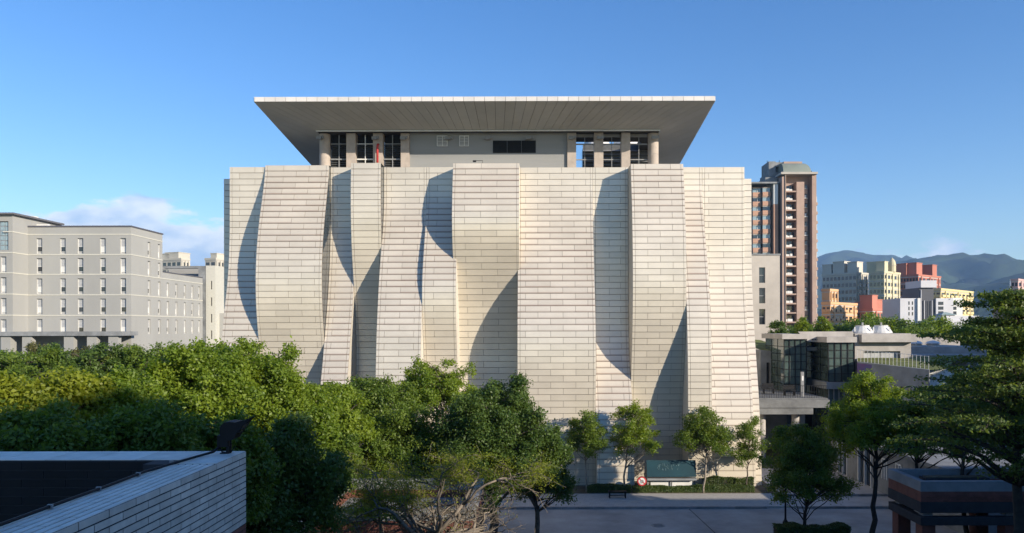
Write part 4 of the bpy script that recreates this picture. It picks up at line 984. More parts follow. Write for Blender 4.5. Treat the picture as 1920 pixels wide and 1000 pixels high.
plain_block('unseen grey campus building added to shade the road and its trees', 24, 80, -12, 22.3, 14, 4, 12, M['render_grey'])
plain_block('unseen brown campus building added to shade the arts building', 56, 92, 28, 72, 17.5, 5, 8, M['beige'])
# ------------------------------------------------------------------ tiled terrace parapet in the foreground
ZP = 9.7
M['ptile'] = mat('parapet_tile', (.64,.60,.53), .55, .12, 3.0, isl=.16, bump=.05, bscale=80)
M['ptile_top'] = mat('coping_tile', (.74,.68,.60), .6, .10, 3.0, isl=.10, spec=.2)
M['grout'] = mat('dark_grout', (.035,.036,.04), .9)
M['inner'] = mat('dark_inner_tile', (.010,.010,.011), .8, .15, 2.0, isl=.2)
M['brick'] = mat('red_brick', (.17,.065,.048), .8, .15, 3.0, isl=.2)
xo, xi = U(461,10.96), -4.95
yf, yn, yb = 10.96, 10.24, 9.92
par = thing('tiled_parapet', 'grey tiled terrace parapet turning a corner with dark inner tiles', 'parapet', (xo-.3, yf-.3, 6.0))
zbot = 5.5
mb = MB(); g_ = .006
mb.prism([(xo-g_,-1.5),(xo-g_,yf-g_),(-16,yf-g_),(-16,yn+g_),(xi-.30,yn+g_),(xi-.30,yb+g_),(xi+g_,yb+g_),(xi+g_,-1.5)][::1], zbot, ZP-g_)
core_ = wpart(mb, 'wall_core', M['grout'], par)
PL = par.location
tiles = []      # (size, mesh verts box)
def tile(x0,x1,y0,y1,z0,z1,m_,name): tiles.append((x0,x1,y0,y1,z0,z1,m_,name))
# outer face, rows of long flat tiles in running bond
th, tl = .088, .50; gj = .008
zz = ZP; r = 0
zbrick = V(980, 10.9)
while zz > zbot+.1:
    y = yf - (tl*.5 if r%2 else 0) ; y1 = yf
    first = True
    h = th if zz > zbrick+.05 else .075
    while y1 > .8:
        y0 = y1 - (tl*.5 if (first and r%2) else tl)
        tile(xo-.012,xo+.0,y0+gj,y1-gj,zz-h+gj,zz-gj,'ptile' if zz > zbrick+.05 else 'brick','tile'); y1 = y0; first = False
    zz -= h; r += 1
# coping: long narrow strips along the side wall
nst = 7; sw_ = (xo-xi)/nst
for k in range(nst):
    y1 = yb - .02; j = 0
    while y1 > .9:
        L_ = .62; y0 = y1 - (L_*(.5 if (k%2 and j==0) else 1))
        tile(xi+sw_*k+gj*1.5,xi+sw_*(k+1)-gj*1.5,y0+gj,y1-gj,ZP-.012,ZP+.002,'ptile_top','coping_tile'); y1 = y0; j += 1
# coping slabs over the front wall and corner
x1 = xo
while x1 > -15.5:
    x0 = x1-.62
    if x0 > xi-.31: tile(x0+gj,x1-gj,yb+.02+gj,yf-gj,ZP-.012,ZP+.002,'ptile_top','coping_tile')
    else: tile(x0+gj,x1-gj,yn+gj,yf-gj,ZP-.012,ZP+.002,'ptile_top','coping_tile')
    x1 = x0
# inner dark face of the front wall
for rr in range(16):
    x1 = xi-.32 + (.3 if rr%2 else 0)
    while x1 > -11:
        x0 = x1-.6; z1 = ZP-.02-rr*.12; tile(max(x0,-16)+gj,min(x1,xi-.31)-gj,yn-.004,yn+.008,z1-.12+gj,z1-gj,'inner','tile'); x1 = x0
def tproj(t_):
    x0,x1,y0,y1,z0,z1 = t_[:6]; cy = (y0+y1)/2
    ucx = U0+FPX*(x0+x1)/2/cy; vcx = V0-FPX*((z0+z1)/2-CAMZ)/cy
    if ucx < -30 or vcx > 1040 or cy < 1: return 0
    if t_[6] == 'inner': return (x1-x0)*(z1-z0)/cy**2*.5
    if z1-z0 < .02: return (x1-x0)*(y1-y0)*1.8/cy**3
    return (y1-y0)*(z1-z0)*4.5/cy**3
order = sorted(range(len(tiles)), key=lambda i: -tproj(tiles[i]))
restm = {}
cache = {}
for rank, i in enumerate(order):
    x0,x1,y0,y1,z0,z1,m_,nm = tiles[i]
    if rank < 300 and tproj(tiles[i]) > 0:
        key = (round(x1-x0,4),round(y1-y0,4),round(z1-z0,4),m_)
        if key not in cache:
            a,b_,c = (x1-x0)/2,(y1-y0)/2,(z1-z0)/2; cache[key] = MB().box(-a,a,-b_,b_,-c,c).mesh(nm, M[m_])
        link(nm, cache[key], core_, ((x0+x1)/2-PL.x,(y0+y1)/2-PL.y,(z0+z1)/2-PL.z))
    else: restm.setdefault((m_,nm), MB()).box(x0,x1,y0,y1,z0,z1)
for (m_,nm), mb in restm.items():
    o = wpart(mb, 'tile_field', M[m_], par, core_); o['kind'] = 'stuff'
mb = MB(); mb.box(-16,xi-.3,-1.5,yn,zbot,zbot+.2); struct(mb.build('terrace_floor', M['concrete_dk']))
# cable clipped along the coping
cb = MB(); pts = [(-4.86,1.0,ZP+.03)]
for k in range(9): y = 1.9+k*.92; pts.append((-4.86+.01*math.sin(k*2), y, ZP+.03))
pts += [(-4.80,9.75,ZP+.03),(-4.72,10.3,ZP+.03),(-4.63,10.65,ZP+.04),(-4.60,10.80,ZP+.09)]
cb.tube(pts, .018, 6); 
cab = link('power_cable', None); tag(cab, 'thin black power cable clipped along the parapet coping', 'cable'); cab.location = (-4.86,6,ZP)
def cpart(mb, nm, m_, parent=None): mb.v = [(p[0]+4.86,p[1]-6,p[2]-ZP) for p in mb.v]; return mb.build(nm, m_, parent or cab)
cpart(cb, 'cable', M['black_metal'])
cb = MB(); cb.tube([(-4.60,10.80,ZP+.09),(-4.56,10.78,ZP+.02),(-4.48,10.74,ZP+.015),(-4.42,10.76,ZP+.02),(-4.39,10.8,ZP+.08)], .010, 6); cpart(cb, 'loop', M['black_metal'])
for k in range(11):
    y = 1.7+k*.82; mb = MB(); mb.box(-4.885,-4.835,y-.012,y+.012,ZP+.003,ZP+.052); cpart(mb, 'clip', M['grey_metal'])
# black floodlight on the corner
fx, fy = U(430,10.8), 10.75
fl = thing('floodlight', 'black hooded floodlight on a bracket at the parapet corner', 'floodlight', (fx, fy, ZP+.003))
mb = MB(); mb.box(-.10,.03,-.05,.05,0,.012); mb.build('base_plate', M['black_metal'], fl)
mb = MB(); mb.box(-.012,.03,-.05,-.035,.013,.2); mb.box(-.012,.03,.035,.05,.013,.2); mb.build('bracket', M['black_metal'], fl)
mb = MB(); mb.box(-.13,.02,-.07,.07,.10,.26); mb.lathe(-.055,0,[(.085,.261),(.06,.28)],10); mb.build('ballast_box', M['black_metal'], fl)
# hood: faceted dish tilted up to the right, with the visor running out to a point
hp = [(-.06,.26),(-.07,.36),(-.05,.42),(0,.46),(.06,.47),(.16,.46),(.30,.50),(.38,.535),(.32,.47),(.24,.40),(.17,.30),(.12,.22),(.04,.19)]
mb = MB(); n = len(hp); wid = lambda x: .13 if x < .18 else max(.03, .13-.5*(x-.18))
vv = [(x,-wid(x),z) for x,z in hp] + [(x,wid(x),z) for x,z in hp]
mb.add(vv, [tuple(range(n)), tuple(range(2*n-1,n-1,-1))] + [(i,n+i,n+(i+1)%n,(i+1)%n) for i in range(n)]); mb.build('hood', M['black_metal'], fl)
mb = MB(); mb.slab((.10,-.10,.235),(.27,-.08,.425),(.27,.08,.425),(.10,.10,.235),.01); mb.build('glass', M['wglass'], fl)

# ------------------------------------------------------------------ brick shelters by the road
def shelter(label, x0, x1, y0, y1, zt_, rim, posts):
    r_ = thing('brick_shelter', label, 'shelter', ((x0+x1)/2,(y0+y1)/2,0)); t_ = .28
    def ring(name, m_, za, zb, e_=0.0):
        mb = MB(); a, b_, c, d = x0-e_, x1+e_, y0-e_, y1+e_
        mb.box(a,b_,c,c+t_,za,zb); mb.box(a,b_,d-t_,d,za,zb); mb.box(a,a+t_,c+t_+.002,d-t_-.002,za,zb); mb.box(b_-t_,b_,c+t_+.002,d-t_-.002,za,zb); return wpart(mb, name, m_, r_)
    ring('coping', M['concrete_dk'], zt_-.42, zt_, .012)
    br = ring('brick_band', M['brick'], zt_-.86, zt_-.423)
    ring('lintel', M['grout'], zt_-1.32, zt_-.863, .01)
    ring('lower_beam', M['grout'], zt_-1.85, zt_-1.50)
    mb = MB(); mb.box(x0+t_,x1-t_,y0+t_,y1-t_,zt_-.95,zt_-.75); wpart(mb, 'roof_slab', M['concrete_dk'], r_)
    for x, y in posts:
        mb = MB(); mb.box(x-.28,x+.28,y-.28,y+.28,0,zt_-1.853); wpart(mb, 'post', M['brick'], r_)
        mb = MB(); mb.box(x-.2,x+.2,y-.2,y+.2,zt_-1.497,zt_-1.323); wpart(mb, 'stub_post', M['concrete_dk'], r_)
    # bricks the eye can pick out along the two faces that look at the road
    bm = MB().box(-.105,.105,-.006,.006,-.03,.03).mesh('brick', M['brick'])
    L = r_.location; nb_ = 0
    for rr in range(6):
        for i in range(int((x1-x0)/.23)):
            xx = x0+.12+i*.23+(.11 if rr%2 else 0)
            if xx < x1-.1 and nb_ < 150: link('brick', bm, br, (xx-L.x, y0-.004-L.y, zt_-.82+rr*.072-L.z)); nb_ += 1
    return r_, br
sh1, _ = shelter('flat roofed brick shelter under the feathery tree beside the plaza', 16.1, 25, 31.4, 34.3, 5.0, .4, [(16.5,31.8),(16.5,33.9),(20,31.8),(23.5,31.8),(20,33.9)])
sh2, _ = shelter('flat roofed brick shelter half hidden by the bare branching tree', U(622,30), U(906,31.8), 26.6, 32.0, 5.05, .4, [(-7.8,27),(-4.9,27),(-2.6,27),(-7.8,31.6),(-2.6,31.6)])
# bric-a-brac on the right shelter roof
tk = thing('planter_trough', 'long dark planter trough lying on the shelter roof', 'planter', (18.4, 33.0, 4.25))
mb = MB(); mb.box(-1.4,1.4,-.3,.3,.004,.62); mb.build('trough', M['grout'], tk); mb = MB(); mb.box(-1.3,1.3,-.22,.22,.621,.66); mb.build('soil', M['soil'], tk)
# ------------------------------------------------------------------ vegetation
def leaf_mat(name, c1, c2, trans=.35, rough=.5):
    m = bpy.data.materials.new(name); m.use_nodes = True; nt = m.node_tree; nd = nt.nodes; lk = nt.links
    b = nd['Principled BSDF']; b.inputs['Roughness'].default_value = rough; b.inputs['Specular IOR Level'].default_value = .4
    g = nd.new('ShaderNodeNewGeometry'); mx = nd.new('ShaderNodeMix'); mx.data_type = 'RGBA'
    n = nd.new('ShaderNodeTexNoise'); n.inputs['Scale'].default_value = .9; n.inputs['Detail'].default_value = 3; lk.new(g.outputs['Position'], n.inputs['Vector'])
    ad = nd.new('ShaderNodeMath'); ad.operation = 'MULTIPLY_ADD'; lk.new(g.outputs['Random Per Island'], ad.inputs[0]); ad.inputs[1].default_value = .55
    sb = nd.new('ShaderNodeMapRange'); lk.new(n.outputs['Fac'], sb.inputs[0]); sb.inputs[1].default_value = .35; sb.inputs[2].default_value = .65; sb.inputs[3].default_value = 0; sb.inputs[4].default_value = .45
    lk.new(sb.outputs[0], ad.inputs[2]); lk.new(ad.outputs[0], mx.inputs[0])
    mx.inputs[6].default_value = (*c1,1); mx.inputs[7].default_value = (*c2,1); lk.new(mx.outputs[2], b.inputs['Base Color'])
    tr = nd.new('ShaderNodeBsdfTranslucent'); hs = nd.new('ShaderNodeHueSaturation'); hs.inputs['Value'].default_value = 1.5; hs.inputs['Hue'].default_value = .485; hs.inputs['Saturation'].default_value = 1.1
    lk.new(mx.outputs[2], hs.inputs['Color']); lk.new(hs.outputs[0], tr.inputs['Color'])
    ms_ = nd.new('ShaderNodeMixShader'); ms_.inputs[0].default_value = trans; lk.new(b.outputs[0], ms_.inputs[1]); lk.new(tr.outputs[0], ms_.inputs[2])
    lk.new(ms_.outputs[0], nd['Material Output'].inputs['Surface']); return m
LM = {
 'bright': leaf_mat('leaf_bright', (.090,.160,.018), (.230,.300,.030), .48),
 'mid': leaf_mat('leaf_mid', (.065,.125,.018), (.160,.220,.030), .45),
 'dark': leaf_mat('leaf_dark', (.042,.090,.018), (.105,.160,.028), .38),
 'deep': leaf_mat('leaf_deep', (.028,.060,.022), (.070,.115,.034), .32),
 'yellow': leaf_mat('leaf_yellow', (.150,.190,.018), (.290,.320,.030), .48),
 'hedge': leaf_mat('leaf_hedge', (.030,.065,.014), (.090,.125,.022), .25),
 'feather': leaf_mat('leaf_feather', (.050,.095,.022), (.135,.180,.032), .42),
 'olive': leaf_mat('leaf_olive', (.060,.075,.020), (.150,.140,.045), .3),
}
M['bark'] = mat('bark', (.11,.09,.07), .95, .25, 6, bump=.5, bscale=18)
M['bark_pale'] = mat('pale_bark', (.27,.235,.19), .9, .25, 5, bump=.4, bscale=15)
M['bark_branch'] = mat('branch_bark', (.19,.16,.125), .9, .3, 4, bump=.3, bscale=15)
M['bark_dark'] = mat('dark_bark', (.045,.038,.032), .95, .25, 6, bump=.5, bscale=18)
def quads_mesh(name, Vt, m_):
    n = Vt.shape[0]//4; me = bpy.data.meshes.new(name)
    me.vertices.add(n*4); me.vertices.foreach_set('co', Vt.astype(np.float32).ravel())
    me.loops.add(n*4); me.loops.foreach_set('vertex_index', np.arange(n*4, dtype=np.int32))
    me.polygons.add(n); me.polygons.foreach_set('loop_start', np.arange(0, n*4, 4, dtype=np.int32))
    me.materials.append(m_); me.update(calc_edges=True); return me
def unit(a): return a/np.maximum(np.linalg.norm(a, axis=1, keepdims=True), 1e-6)
def leaf_quads(P, Nb, L, asp, rs, jitter=.9):
    n = len(P); nr = unit(Nb + rs.normal(0, jitter, (n,3))); t_ = unit(np.cross(nr, rs.normal(0,1,(n,3)))); w = np.cross(nr, t_)
    l = (L*rs.uniform(.65,1.3,(n,1))); h = l*asp
    a = P - t_*l*.5; c = P + t_*l*.5; b_ = P + w*h*.5 + t_*l*.06 + nr*l*.06; d = P - w*h*.5 + t_*l*.06 + nr*l*.06
    return np.stack([a,b_,c,d], 1).reshape(-1,3)
def crown_points(clumps, n_total, rs, per=14, spr=.13, inner=.45):
    wts = np.array([max(c[1])**2 for c in clumps]); wts = wts/wts.sum(); PP = []; NN = []
    for (c, r), w in zip(clumps, wts):
        ns = max(3, int(n_total*w/per)); d = unit(rs.normal(0,1,(ns,3))); d[:,2] = np.where(d[:,2] < -.35, -d[:,2]*.6, d[:,2])
        d = unit(d); rad = (inner + (1-inner)*rs.uniform(0,1,(ns,1))**.6); sp_ = np.array(c) + d*rad*np.array(r)
        p = np.repeat(sp_, per, 0) + rs.normal(0,1,(ns*per,3))*spr*np.array([1,1,.75]); PP.append(p); NN.append(np.repeat(d*.6+np.array([0,0,.55]), per, 0))
    return np.concatenate(PP), np.concatenate(NN)
def limb(mb, a, b_, r0, r1, rs, seg=6, n=6, wob=.08):
    a, b_ = np.array(a,float), np.array(b_,float); L_ = np.linalg.norm(b_-a); pts = []; rr = []
    side = rs.normal(0,1,3)*wob*L_
    for k in range(n+1):
        t_ = k/n; p = a*(1-t_)+b_*t_ + side*math.sin(math.pi*t_) + np.array([0,0,.10*L_*math.sin(math.pi*t_)]); 
        if 0 < k < n: p = p + rs.normal(0,1,3)*wob*.22*L_
        pts.append(p); rr.append(r0*(1-t_)+r1*t_)
    mb.tube(pts, rr, seg); return pts
def gen_clumps(rx, ry, rz, zc, n, rs, cr=(.30,.46), flat=.75, top=.0, shell=(.45,.82)):
    out = []; tries = 0
    while len(out) < n and tries < 4000:
        tries += 1; d = rs.normal(0,1,3); d /= np.linalg.norm(d); k = rs.uniform(*shell)
        if d[2] < -.55: continue
        c = np.array([d[0]*rx*k, d[1]*ry*k, zc + d[2]*rz*k]); r = rs.uniform(*cr)*min(rx,ry,rz*1.3)
        if any(np.linalg.norm(c-o[0]) < 1.05*min(r,o[1][0]) for o in out): continue
        out.append((c, (r, r, r*flat)))
    return out
def make_tree(label, x, y, h_top, h_bot, rx, ry, nleaf, leafm, seed, L=.15, asp=.55, nc=26, group=None, trunk_r=None, barkm='bark', lean=(0,0), per=14, spr=.13, name='tree', cr=(.30,.46), flat=.75, z0=0.0, shell=(.45,.82), stems=1, cat='tree', shoots=1.6):
    rs = np.random.RandomState(seed); root = thing(name, label, cat, (x,y,z0), 0, group)
    rz = (h_top-h_bot)/2/ .97; zc = (h_top+h_bot)/2
    cl_ = gen_clumps(rx, ry, rz, zc, int(nc*2.2), rs, (cr[0]*.62, cr[1]*.66), flat, shell=(.30,.97)); cl_ = [(c+np.array([lean[0],lean[1],0]), r) for c, r in cl_]
    if shoots:
        ext = []
        for _ in range(int(nc*shoots)):
            c, r = cl_[rs.randint(len(cl_))]; d = rs.normal(0,1,3); d[2] = abs(d[2])+.5; d /= np.linalg.norm(d); q = rs.uniform(.07,.14)*min(rx,2.6)
            ext.append((c+d*np.array(r)*rs.uniform(.95,1.55), (q,q,q*rs.uniform(1.0,2.4))))
        cl_ = cl_+ext
    tr = trunk_r or max(.07, .022*h_top); mb = MB()
    for s in range(stems):
        bx_, by_ = (0,0) if stems == 1 else (rs.uniform(-.5,.5)*rx*.5, rs.uniform(-.5,.5)*.5)
        topz = h_bot + rz*1.35; fork = np.array([lean[0]+bx_*1.6, lean[1]+by_, topz]); tp = limb(mb, (bx_*.3,by_*.3,-.1), fork, tr, tr*.22, rs, 8, 12, .03)
        zlist = np.array([q[2] for q in tp])
        for i, (c, r) in enumerate(cl_):
            if i % stems != s: continue
            zt_ = max(h_bot*.92, c[2]-rs.uniform(.35,.75)*np.linalg.norm(c[:2])-.15); j = int(np.argmin(abs(zlist-zt_))); st = np.array(tp[j])
            limb(mb, st, c, tr*rs.uniform(.22,.36)*(1-.6*j/12)+.008, .008, rs, 5, 5, .08)
    mb.build('trunk', M[barkm], root, True)
    P_, N_ = crown_points(cl_, nleaf, rs, per, spr)
    link('crown', quads_mesh('crown', leaf_quads(P_, N_, L, asp, rs), LM[leafm]), root)
    return root
def T(label, u, Y, vtop, vbot, hw, nleaf, leafm, seed, **kw):
    """tree placed by its photo column, distance and crown rows"""
    rx = hw*Y/FPX; return make_tree(label, U(u,Y), Y, V(vtop,Y), V(vbot,Y), rx, kw.pop('ry', rx), nleaf, leafm, seed, **kw)
# --- young trees along the facade
rg_ = 'young trees along the facade'
T('small rounded street tree with a straight pale trunk beside the round sign', 1099, 51.6, 779, 880, 39, 13000, 'mid', 1, L=.13, nc=16, barkm='bark_pale', trunk_r=.07, z0=.16, group=rg_)
T('airy street tree leaning on a pale trunk beside the teal notice board', 1192, 51.7, 762, 888, 48, 13000, 'bright', 2, L=.13, nc=20, barkm='bark_pale', trunk_r=.08, lean=(.75,0), z0=.16, group=rg_, cr=(.24,.40)).location.x = U(1168,51.7)
T('full rounded street tree in front of the teal notice board', 1318, 51.3, 774, 886, 53, 17000, 'mid', 3, L=.13, nc=22, barkm='bark_pale', trunk_r=.08, z0=.16, group=rg_)
T('slim street tree where the clipped hedge ends by the hall corner', 1398, 51.8, 794, 905, 31, 8000, 'mid', 4, L=.12, nc=14, barkm='bark', trunk_r=.06, lean=(.25,0), z0=.16, group=rg_, cr=(.26,.42))
# --- road trees on the right
T('twin trunked tree at the roadside with crown over the low hedge', 1478, 41.0, 804, 985, 76, 34000, 'mid', 5, L=.13, nc=30, trunk_r=.11, barkm='bark_dark', cr=(.24,.40)).location.x = U(1505,41)
T('tall forked roadside tree with sunlit top before the turf roof', 1632, 39.5, 713, 905, 84, 48000, 'bright', 6, L=.13, nc=40, trunk_r=.16, barkm='bark_dark', cr=(.22,.36), lean=(.1,0))
T('shaded broad tree behind the brick shelter', 1745, 37.0, 735, 885, 62, 30000, 'mid', 7, L=.14, nc=28, trunk_r=.14, barkm='bark_dark')
T('shaded leafy tree at the end of the low gallery', 1830, 34.0, 700, 900, 80, 34000, 'dark', 8, L=.14, nc=30, trunk_r=.14, barkm='bark_dark')
# --- centre
T('broad dense dark green tree in front of the middle of the facade', 925, 36.0, 722, 935, 108, 80000, 'dark', 9, L=.13, nc=60, trunk_r=.26, cr=(.20,.34))
T('dark green drooping tree at the edge of the pavement', 1012, 36.5, 800, 985, 66, 36000, 'dark', 10, L=.12, nc=34, trunk_r=.16, cr=(.24,.38))
T('tall open tree with slender stems rising before the grey ribbon', 815, 44.0, 680, 800, 78, 24000, 'bright', 11, L=.15, nc=30, trunk_r=.10, cr=(.20,.34), stems=3)
T('leafy green tree between the open tree and the bright clump', 690, 40.0, 712, 860, 84, 40000, 'mid', 12, L=.14, nc=40, trunk_r=.18, cr=(.22,.36))
T('green tree behind the bare branches', 760, 37.0, 765, 900, 72, 26000, 'mid', 13, L=.14, nc=30, trunk_r=.15)
T('rounded green tree at the foot of the orange stained ribbon', 622, 34.0, 722, 880, 70, 40000, 'bright', 26, L=.14, nc=36, trunk_r=.16, cr=(.20,.34))
for i, (u, Y_, vt, hw, lm, lab) in enumerate(((600,30,812,70,'mid','dark bushy shrub beside the hidden brick shelter'),(700,36,800,70,'mid','leafy shrub behind the brick shelter and below the open tree'),(790,38,815,70,'dark','dark shrub mass between open tree and broad dark tree'),(870,34,840,60,'dark','low dark shrub at the end of the bare tree shelter'),(520,31,760,70,'mid','bushy shrub filling the gap behind the floodlight tree'))):
    T(lab, u, Y_, vt, vt+150, hw, 24000, lm, 80+i, L=.13, nc=30, trunk_r=.09, cr=(.22,.36), name='shrub', cat='shrub')
# --- left masses
T('tall bright green tree against the lower corner of the hall', 450, 27.0, 655, 860, 110, 70000, 'bright', 14, L=.125, nc=55, trunk_r=.22, cr=(.19,.32))
T('sunlit tree with spiky shoots beside the lower corner of the hall', 372, 24.0, 662, 850, 95, 60000, 'bright', 15, L=.118, nc=50, trunk_r=.20, cr=(.18,.32))
T('green tree with bright top above the black floodlight', 548, 26.5, 698, 900, 78, 50000, 'bright', 16, L=.118, nc=44, trunk_r=.20, cr=(.20,.33))
T('dark shaded tree filling the space below the parapet corner', 535, 20.0, 800, 1090, 105, 52000, 'dark', 17, L=.11, nc=44, trunk_r=.18, cr=(.22,.34))
T('yellow green tree glowing behind the dark inner parapet wall', 78, 17.0, 715, 930, 128, 60000, 'yellow', 18, L=.11, nc=46, trunk_r=.18, cr=(.18,.31))
T('yellow green tree with pointed clumps over the parapet', 190, 18.5, 700, 910, 95, 50000, 'bright', 19, L=.118, nc=44, trunk_r=.18, cr=(.18,.31))
T('dark green tree directly behind the parapet', 275, 16.0, 765, 990, 110, 52000, 'mid', 20, L=.11, nc=44, trunk_r=.18, cr=(.20,.33))
T('dark green tree behind the black floodlight', 400, 17.5, 790, 1020, 100, 50000, 'mid', 21, L=.11, nc=42, trunk_r=.18, cr=(.20,.33))
T('low dark tree close behind the dark inner parapet wall', 60, 14.5, 795, 1010, 150, 50000, 'mid', 22, L=.105, nc=40, trunk_r=.18, cr=(.20,.33))
T('fine leaved deep green tree with flat tiers in front of the teaching block porch', 20, 40.0, 655, 800, 130, 50000, 'mid', 23, L=.16, nc=50, trunk_r=.22, cr=(.20,.32), flat=.4)
T('fine leaved deep green tree with flat tiers behind the yellow green trees', 165, 44.0, 655, 790, 115, 44000, 'dark', 24, L=.16, nc=46, trunk_r=.22, cr=(.20,.32), flat=.45)
T('dark green tree between the tiered tree and the hall corner', 290, 46.0, 664, 780, 100, 30000, 'mid', 25, L=.17, nc=36, trunk_r=.2)
for i, (u, lab, lm, vt) in enumerate(((72,'small olive bush tree in front of the porch piers','olive',642),(95,'round grey green tree beside the porch stair','dark',644),(150,'low olive tree under the porch canopy','olive',652),(182,'round dark tree by the middle porch pier','dark',654),(218,'yellowing shrub by the end porch pier','yellow',660),(240,'yellow green shrub at the corner of the grey block','yellow',662),(268,'dark shrub below the low canopy','dark',660))):
    T(lab, u, 112.0, vt, 700, 20, 4500, lm, 40+i, L=.34, nc=12, trunk_r=.15, spr=.3, name='small_tree')
# --- tree belt in front of the far blocks
protos = []
for k in range(3):
    protos.append(make_tree('leafy tree in the belt before the far apartment blocks', 0, 130, 12.7+k*.5, 2.5, 4.6, 4.2, 8500, ('mid','bright','mid')[k], 60+k, L=.42, nc=26, trunk_r=.22, spr=.32, group='tree belt before the far apartment blocks', name='belt_tree'))
us_ = [1488,1506,1524,1545,1566,1584,1603,1622,1640,1660,1679,1698,1716,1736,1756,1776,1798,1822,1846,1872,1898,1922]
rr_ = random.Random(3)
for i, u in enumerate(us_):
    p = protos[i] if i < 3 else copy_tree(protos[rr_.randrange(3)]); Y = 130 + rr_.uniform(-8,16)
    p.location = (U(u,Y), Y, 0); p.rotation_euler = (0,0,rr_.uniform(0,6.28)); s = rr_.uniform(.86,1.04); p.scale = (s,s,s)
# shrubs on the arts building terrace
T('dark shrub standing on the turf of the low wing', 1459, 78.0, 606, 652, 15, 4500, 'dark', 70, L=.2, nc=10, spr=.18, z0=0, name='roof_shrub', trunk_r=.06)
T('bright little tree before the brown tower', 1507, 95.0, 598, 640, 11, 3500, 'bright', 71, L=.24, nc=9, spr=.2, name='small_tree')
T('bright little tree between the brown tower and the orange house', 1545, 95.0, 598, 640, 14, 4000, 'bright', 72, L=.24, nc=9, spr=.2, name='small_tree')
# --- hedges
def hedge(label, x0, x1, y0, y1, h, n, seed, z0=.16, lm='hedge'):
    rs = np.random.RandomState(seed); t_ = thing('hedge', label, 'hedge', ((x0+x1)/2,(y0+y1)/2,z0)); W_, D_ = (x1-x0)/2, (y1-y0)/2
    P_ = np.stack([rs.uniform(-W_,W_,n), rs.uniform(-D_,D_,n), rs.uniform(0.02,h,n)],1); f = rs.randint(0,4,n)
    P_[:,2] = np.where(f < 2, h*(1+.10*np.sin(P_[:,0]*2.1+seed)+.06*np.sin(P_[:,0]*5.3))-rs.exponential(.05,n), P_[:,2]); P_[:,1] = np.where(f == 2, -D_+rs.exponential(.04,n), P_[:,1]); P_[:,2] = np.maximum(P_[:,2], .02)
    Nb = np.zeros((n,3)); Nb[:,2] = np.where(f < 2,1,.2); Nb[:,1] = np.where(f == 2,-1,0)
    link('foliage', quads_mesh('foliage', leaf_quads(P_, Nb, .075, .6, rs, .7), LM[lm]), t_)
    mb = MB(); mb.box(-W_+.06,W_-.06,-D_+.07,D_-.07,0,h*.86); mb.build('branch_core', M['bark_dark'], t_)
yh = 51.55
hedge('long clipped hedge below the teal notice board', U(1185,yh), U(1412,yh), 51.25, 52.0, .40, 26000, 1)
hedge('short yellow tipped hedge around the pale leaning trunk', U(1100,yh), U(1182,yh), 51.25, 52.0, .46, 11000, 2, lm='hedge')
hedge('rear strip of hedge against the facade behind the slim street tree', U(1318,52.6), U(1412,52.6), 52.35, 52.9, .75, 9000, 3)
hedge('low dark hedge on the near side of the road under the roadside tree', U(1452,40.4), U(1590,40.4), 40.0, 40.9, .75, 16000, 4, z0=.0)
hedge('shaded low shrubs in front of the brick shelter by the plaza', U(1690,29), U(1800,29), 28.2, 30.2, 2.9, 16000, 5, z0=.0, lm='dark')
# lamp pole by the roadside tree
lpole = thing('lamp_post', 'slender black lamp post at the roadside among leaves', 'lamp post', (U(1472,41.2), 41.2, 0))
mb = MB(); mb.lathe(0,0,[(.11,0),(.11,.5),(.16,.55),(.16,.75),(.07,.9),(.055,1.0),(.045,3.9)],10); mb.build('pole', M['black_metal'], lpole)
mb = MB(); mb.lathe(0,0,[(.05,3.9),(.16,4.0),(.2,4.35),(.1,4.5),(.02,4.6)],10); mb.build('lantern', M['grey_metal'], lpole)

# --- feathery layered tree, near right
def tier_tree():
    rs = np.random.RandomState(77); Y = 19.5; x = U(1905,Y); root = thing('feathery_tree', 'large feathery tree with flat layered branches rising over the brick shelter', 'tree', (x,Y,0)); mb = MB(); P_ = []; N_ = []
    H = V(530,Y); limb(mb, (0,0,-.1), (.15,.1,H-.3), .20, .03, rs, 8, 12, .01)
    z = 7.5; ang = 0
    while z < H-.2:
        t_ = (z-7.5)/(H-7.5); Lb = 2.8*(1-t_)**.65 + .35; nb_ = 7 if t_ < .7 else 5
        for k in range(nb_):
            ang += 2.399 + rs.uniform(-.3,.3); Lk = Lb*rs.uniform(.65,1.12); tip = np.array([Lk*math.cos(ang), Lk*math.sin(ang), z + Lk*rs.uniform(.10,.34)])
            pts = limb(mb, (.1,.05,z-.15), tip, .05*(1-t_)+.015, .008, rs, 5, 7, .04)
            for q in range(1,8):
                p = np.array(pts[q]); w = (.20+.42*math.sin(math.pi*min(1,(q+.8)/8)))*min(1,Lk/2+.3)
                nsub = 4
                for s in range(nsub):
                    a2 = rs.uniform(0,6.28); c = p + np.array([math.cos(a2)*w*.75, math.sin(a2)*w*.75, rs.uniform(-.02,.09)])
                    if rs.rand() < .55: mb.tube([p, (p+c)/2+np.array([0,0,.02]), c], [.008,.006,.003], 3)
                    m_ = rs.randint(12,24); P_.append(c + rs.normal(0,1,(m_,3))*np.array([.15,.15,.035])); 
        z += rs.uniform(.34,.50)
    P_ = np.concatenate(P_); N_ = np.tile([0,0,1.0],(len(P_),1)); mb.build('trunk', M['bark_dark'], root, True)
    link('crown', quads_mesh('crown', leaf_quads(P_, N_, .10, .5, rs, .9), LM['feather']), root)
tier_tree()
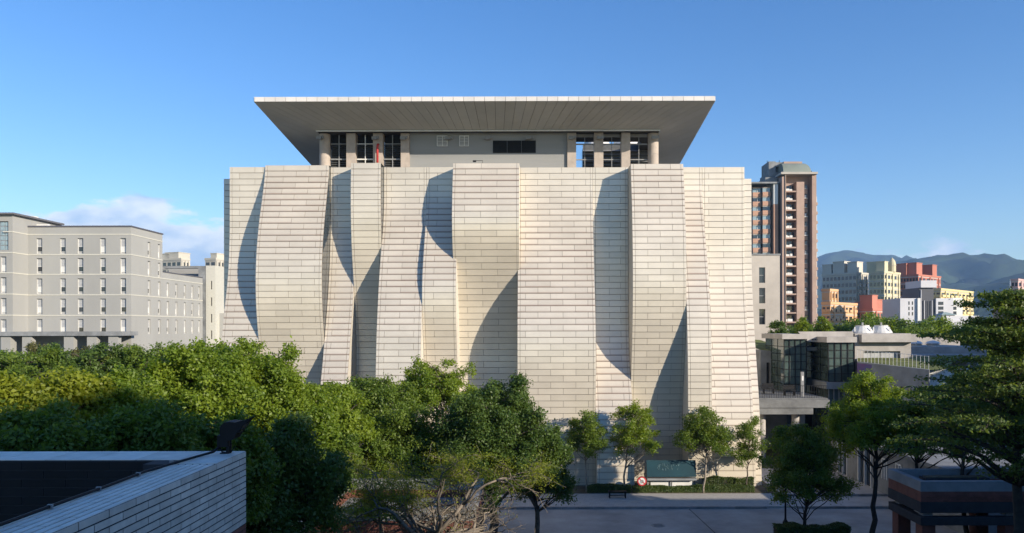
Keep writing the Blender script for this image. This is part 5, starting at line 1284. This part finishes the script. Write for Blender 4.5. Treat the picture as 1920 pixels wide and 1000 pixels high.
# --- bare branching tree, near centre
def bare_tree():
    rs = np.random.RandomState(21); Y = 22.5; x = U(800,Y); root = thing('bare_tree', 'spreading tree of bare pale branches with sparse yellow green leaves', 'tree', (x,Y,0)); mb = MB(); tips = []
    def grow(p, d, L_, r, lev):
        n = 4; pts = [p]; dd = d
        for k in range(n):
            dd = dd + rs.normal(0,1,3)*.27; dd[2] = dd[2]*.93 + .04; dd = dd/np.linalg.norm(dd); pts.append(pts[-1] + dd*L_/n)
        mb.tube(pts, [r*(1-.45*k/n) for k in range(n+1)], 6 if lev < 2 else (4 if lev < 4 else 3))
        if lev >= 4: tips.append((pts[-1], dd, lev)); tips.append((pts[2], dd, lev))
        if lev >= 6: return
        for k in range(rs.randint(2,4)):
            st = pts[rs.randint(1,n+1)]; ax = rs.normal(0,1,3); nd_ = dd + ax*.62; nd_[2] = nd_[2]*.8; nd_ = nd_/np.linalg.norm(nd_)
            grow(st, nd_, L_*rs.uniform(.66,.88), r*.60, lev+1)
    mb.tube([(0,0,-.1),(.1,0,1.6),(-.05,.05,3.6),(.1,.1,5.5)], [.24,.21,.19,.13], 8)
    for k in range(11):
        a = k*2*math.pi/11+.3; up = .95 if k % 3 == 0 else .42; d = np.array([1.3*math.cos(a), .8*math.sin(a), up]); d /= np.linalg.norm(d); grow(np.array([.05,.05,4.5+.08*k]), d, 1.62, .085, 1)
    mb.build('trunk', M['bark_branch'], root, True)
    tp = np.array([t_[0] for t_ in tips]); td = np.array([t_[1] for t_ in tips])
    # leaves cling to the upper, outer twigs on the far left side of the fan
    sc = tp[:,2] - .22*tp[:,0]; keep = (sc > np.percentile(sc, 66)) & (rs.rand(len(tp)) < .75); keep |= rs.rand(len(tp)) < .02
    P_ = []
    for p, d in zip(tp[keep], td[keep]):
        m_ = 34; s_ = rs.uniform(-.3,.22,(m_,1)); P_.append(p + d*s_ + rs.normal(0,1,(m_,3))*np.array([.14,.14,.035]))
    P_ = np.concatenate(P_); N_ = np.tile([0,0,1.0],(len(P_),1)); link('crown', quads_mesh('crown', leaf_quads(P_, N_, .065, .42, rs, .5), LM['yellow']), root)
    print('bare tips', len(tips), len(P_), 'z', tp[:,2].min(), tp[:,2].max(), 'x', tp[:,0].min(), tp[:,0].max())
bare_tree()
# --- haze
hz = MB(); hz.box(-7000,7000,-61,6150,-4,620); ho = hz.build('haze', None if False else bpy.data.materials.new('haze_air')); ho['kind'] = 'stuff'; ho['label'] = 'thin blue haze in the air'
hm = bpy.data.materials['haze_air']; hm.use_nodes = True; nt = hm.node_tree; nt.nodes.clear(); o_ = nt.nodes.new('ShaderNodeOutputMaterial'); pv = nt.nodes.new('ShaderNodeVolumePrincipled')
pv.inputs['Color'].default_value = (.38,.62,1,1); pv.inputs['Density'].default_value = .000115; pv.inputs['Anisotropy'].default_value = 0.0; nt.links.new(pv.outputs[0], o_.inputs['Volume'])
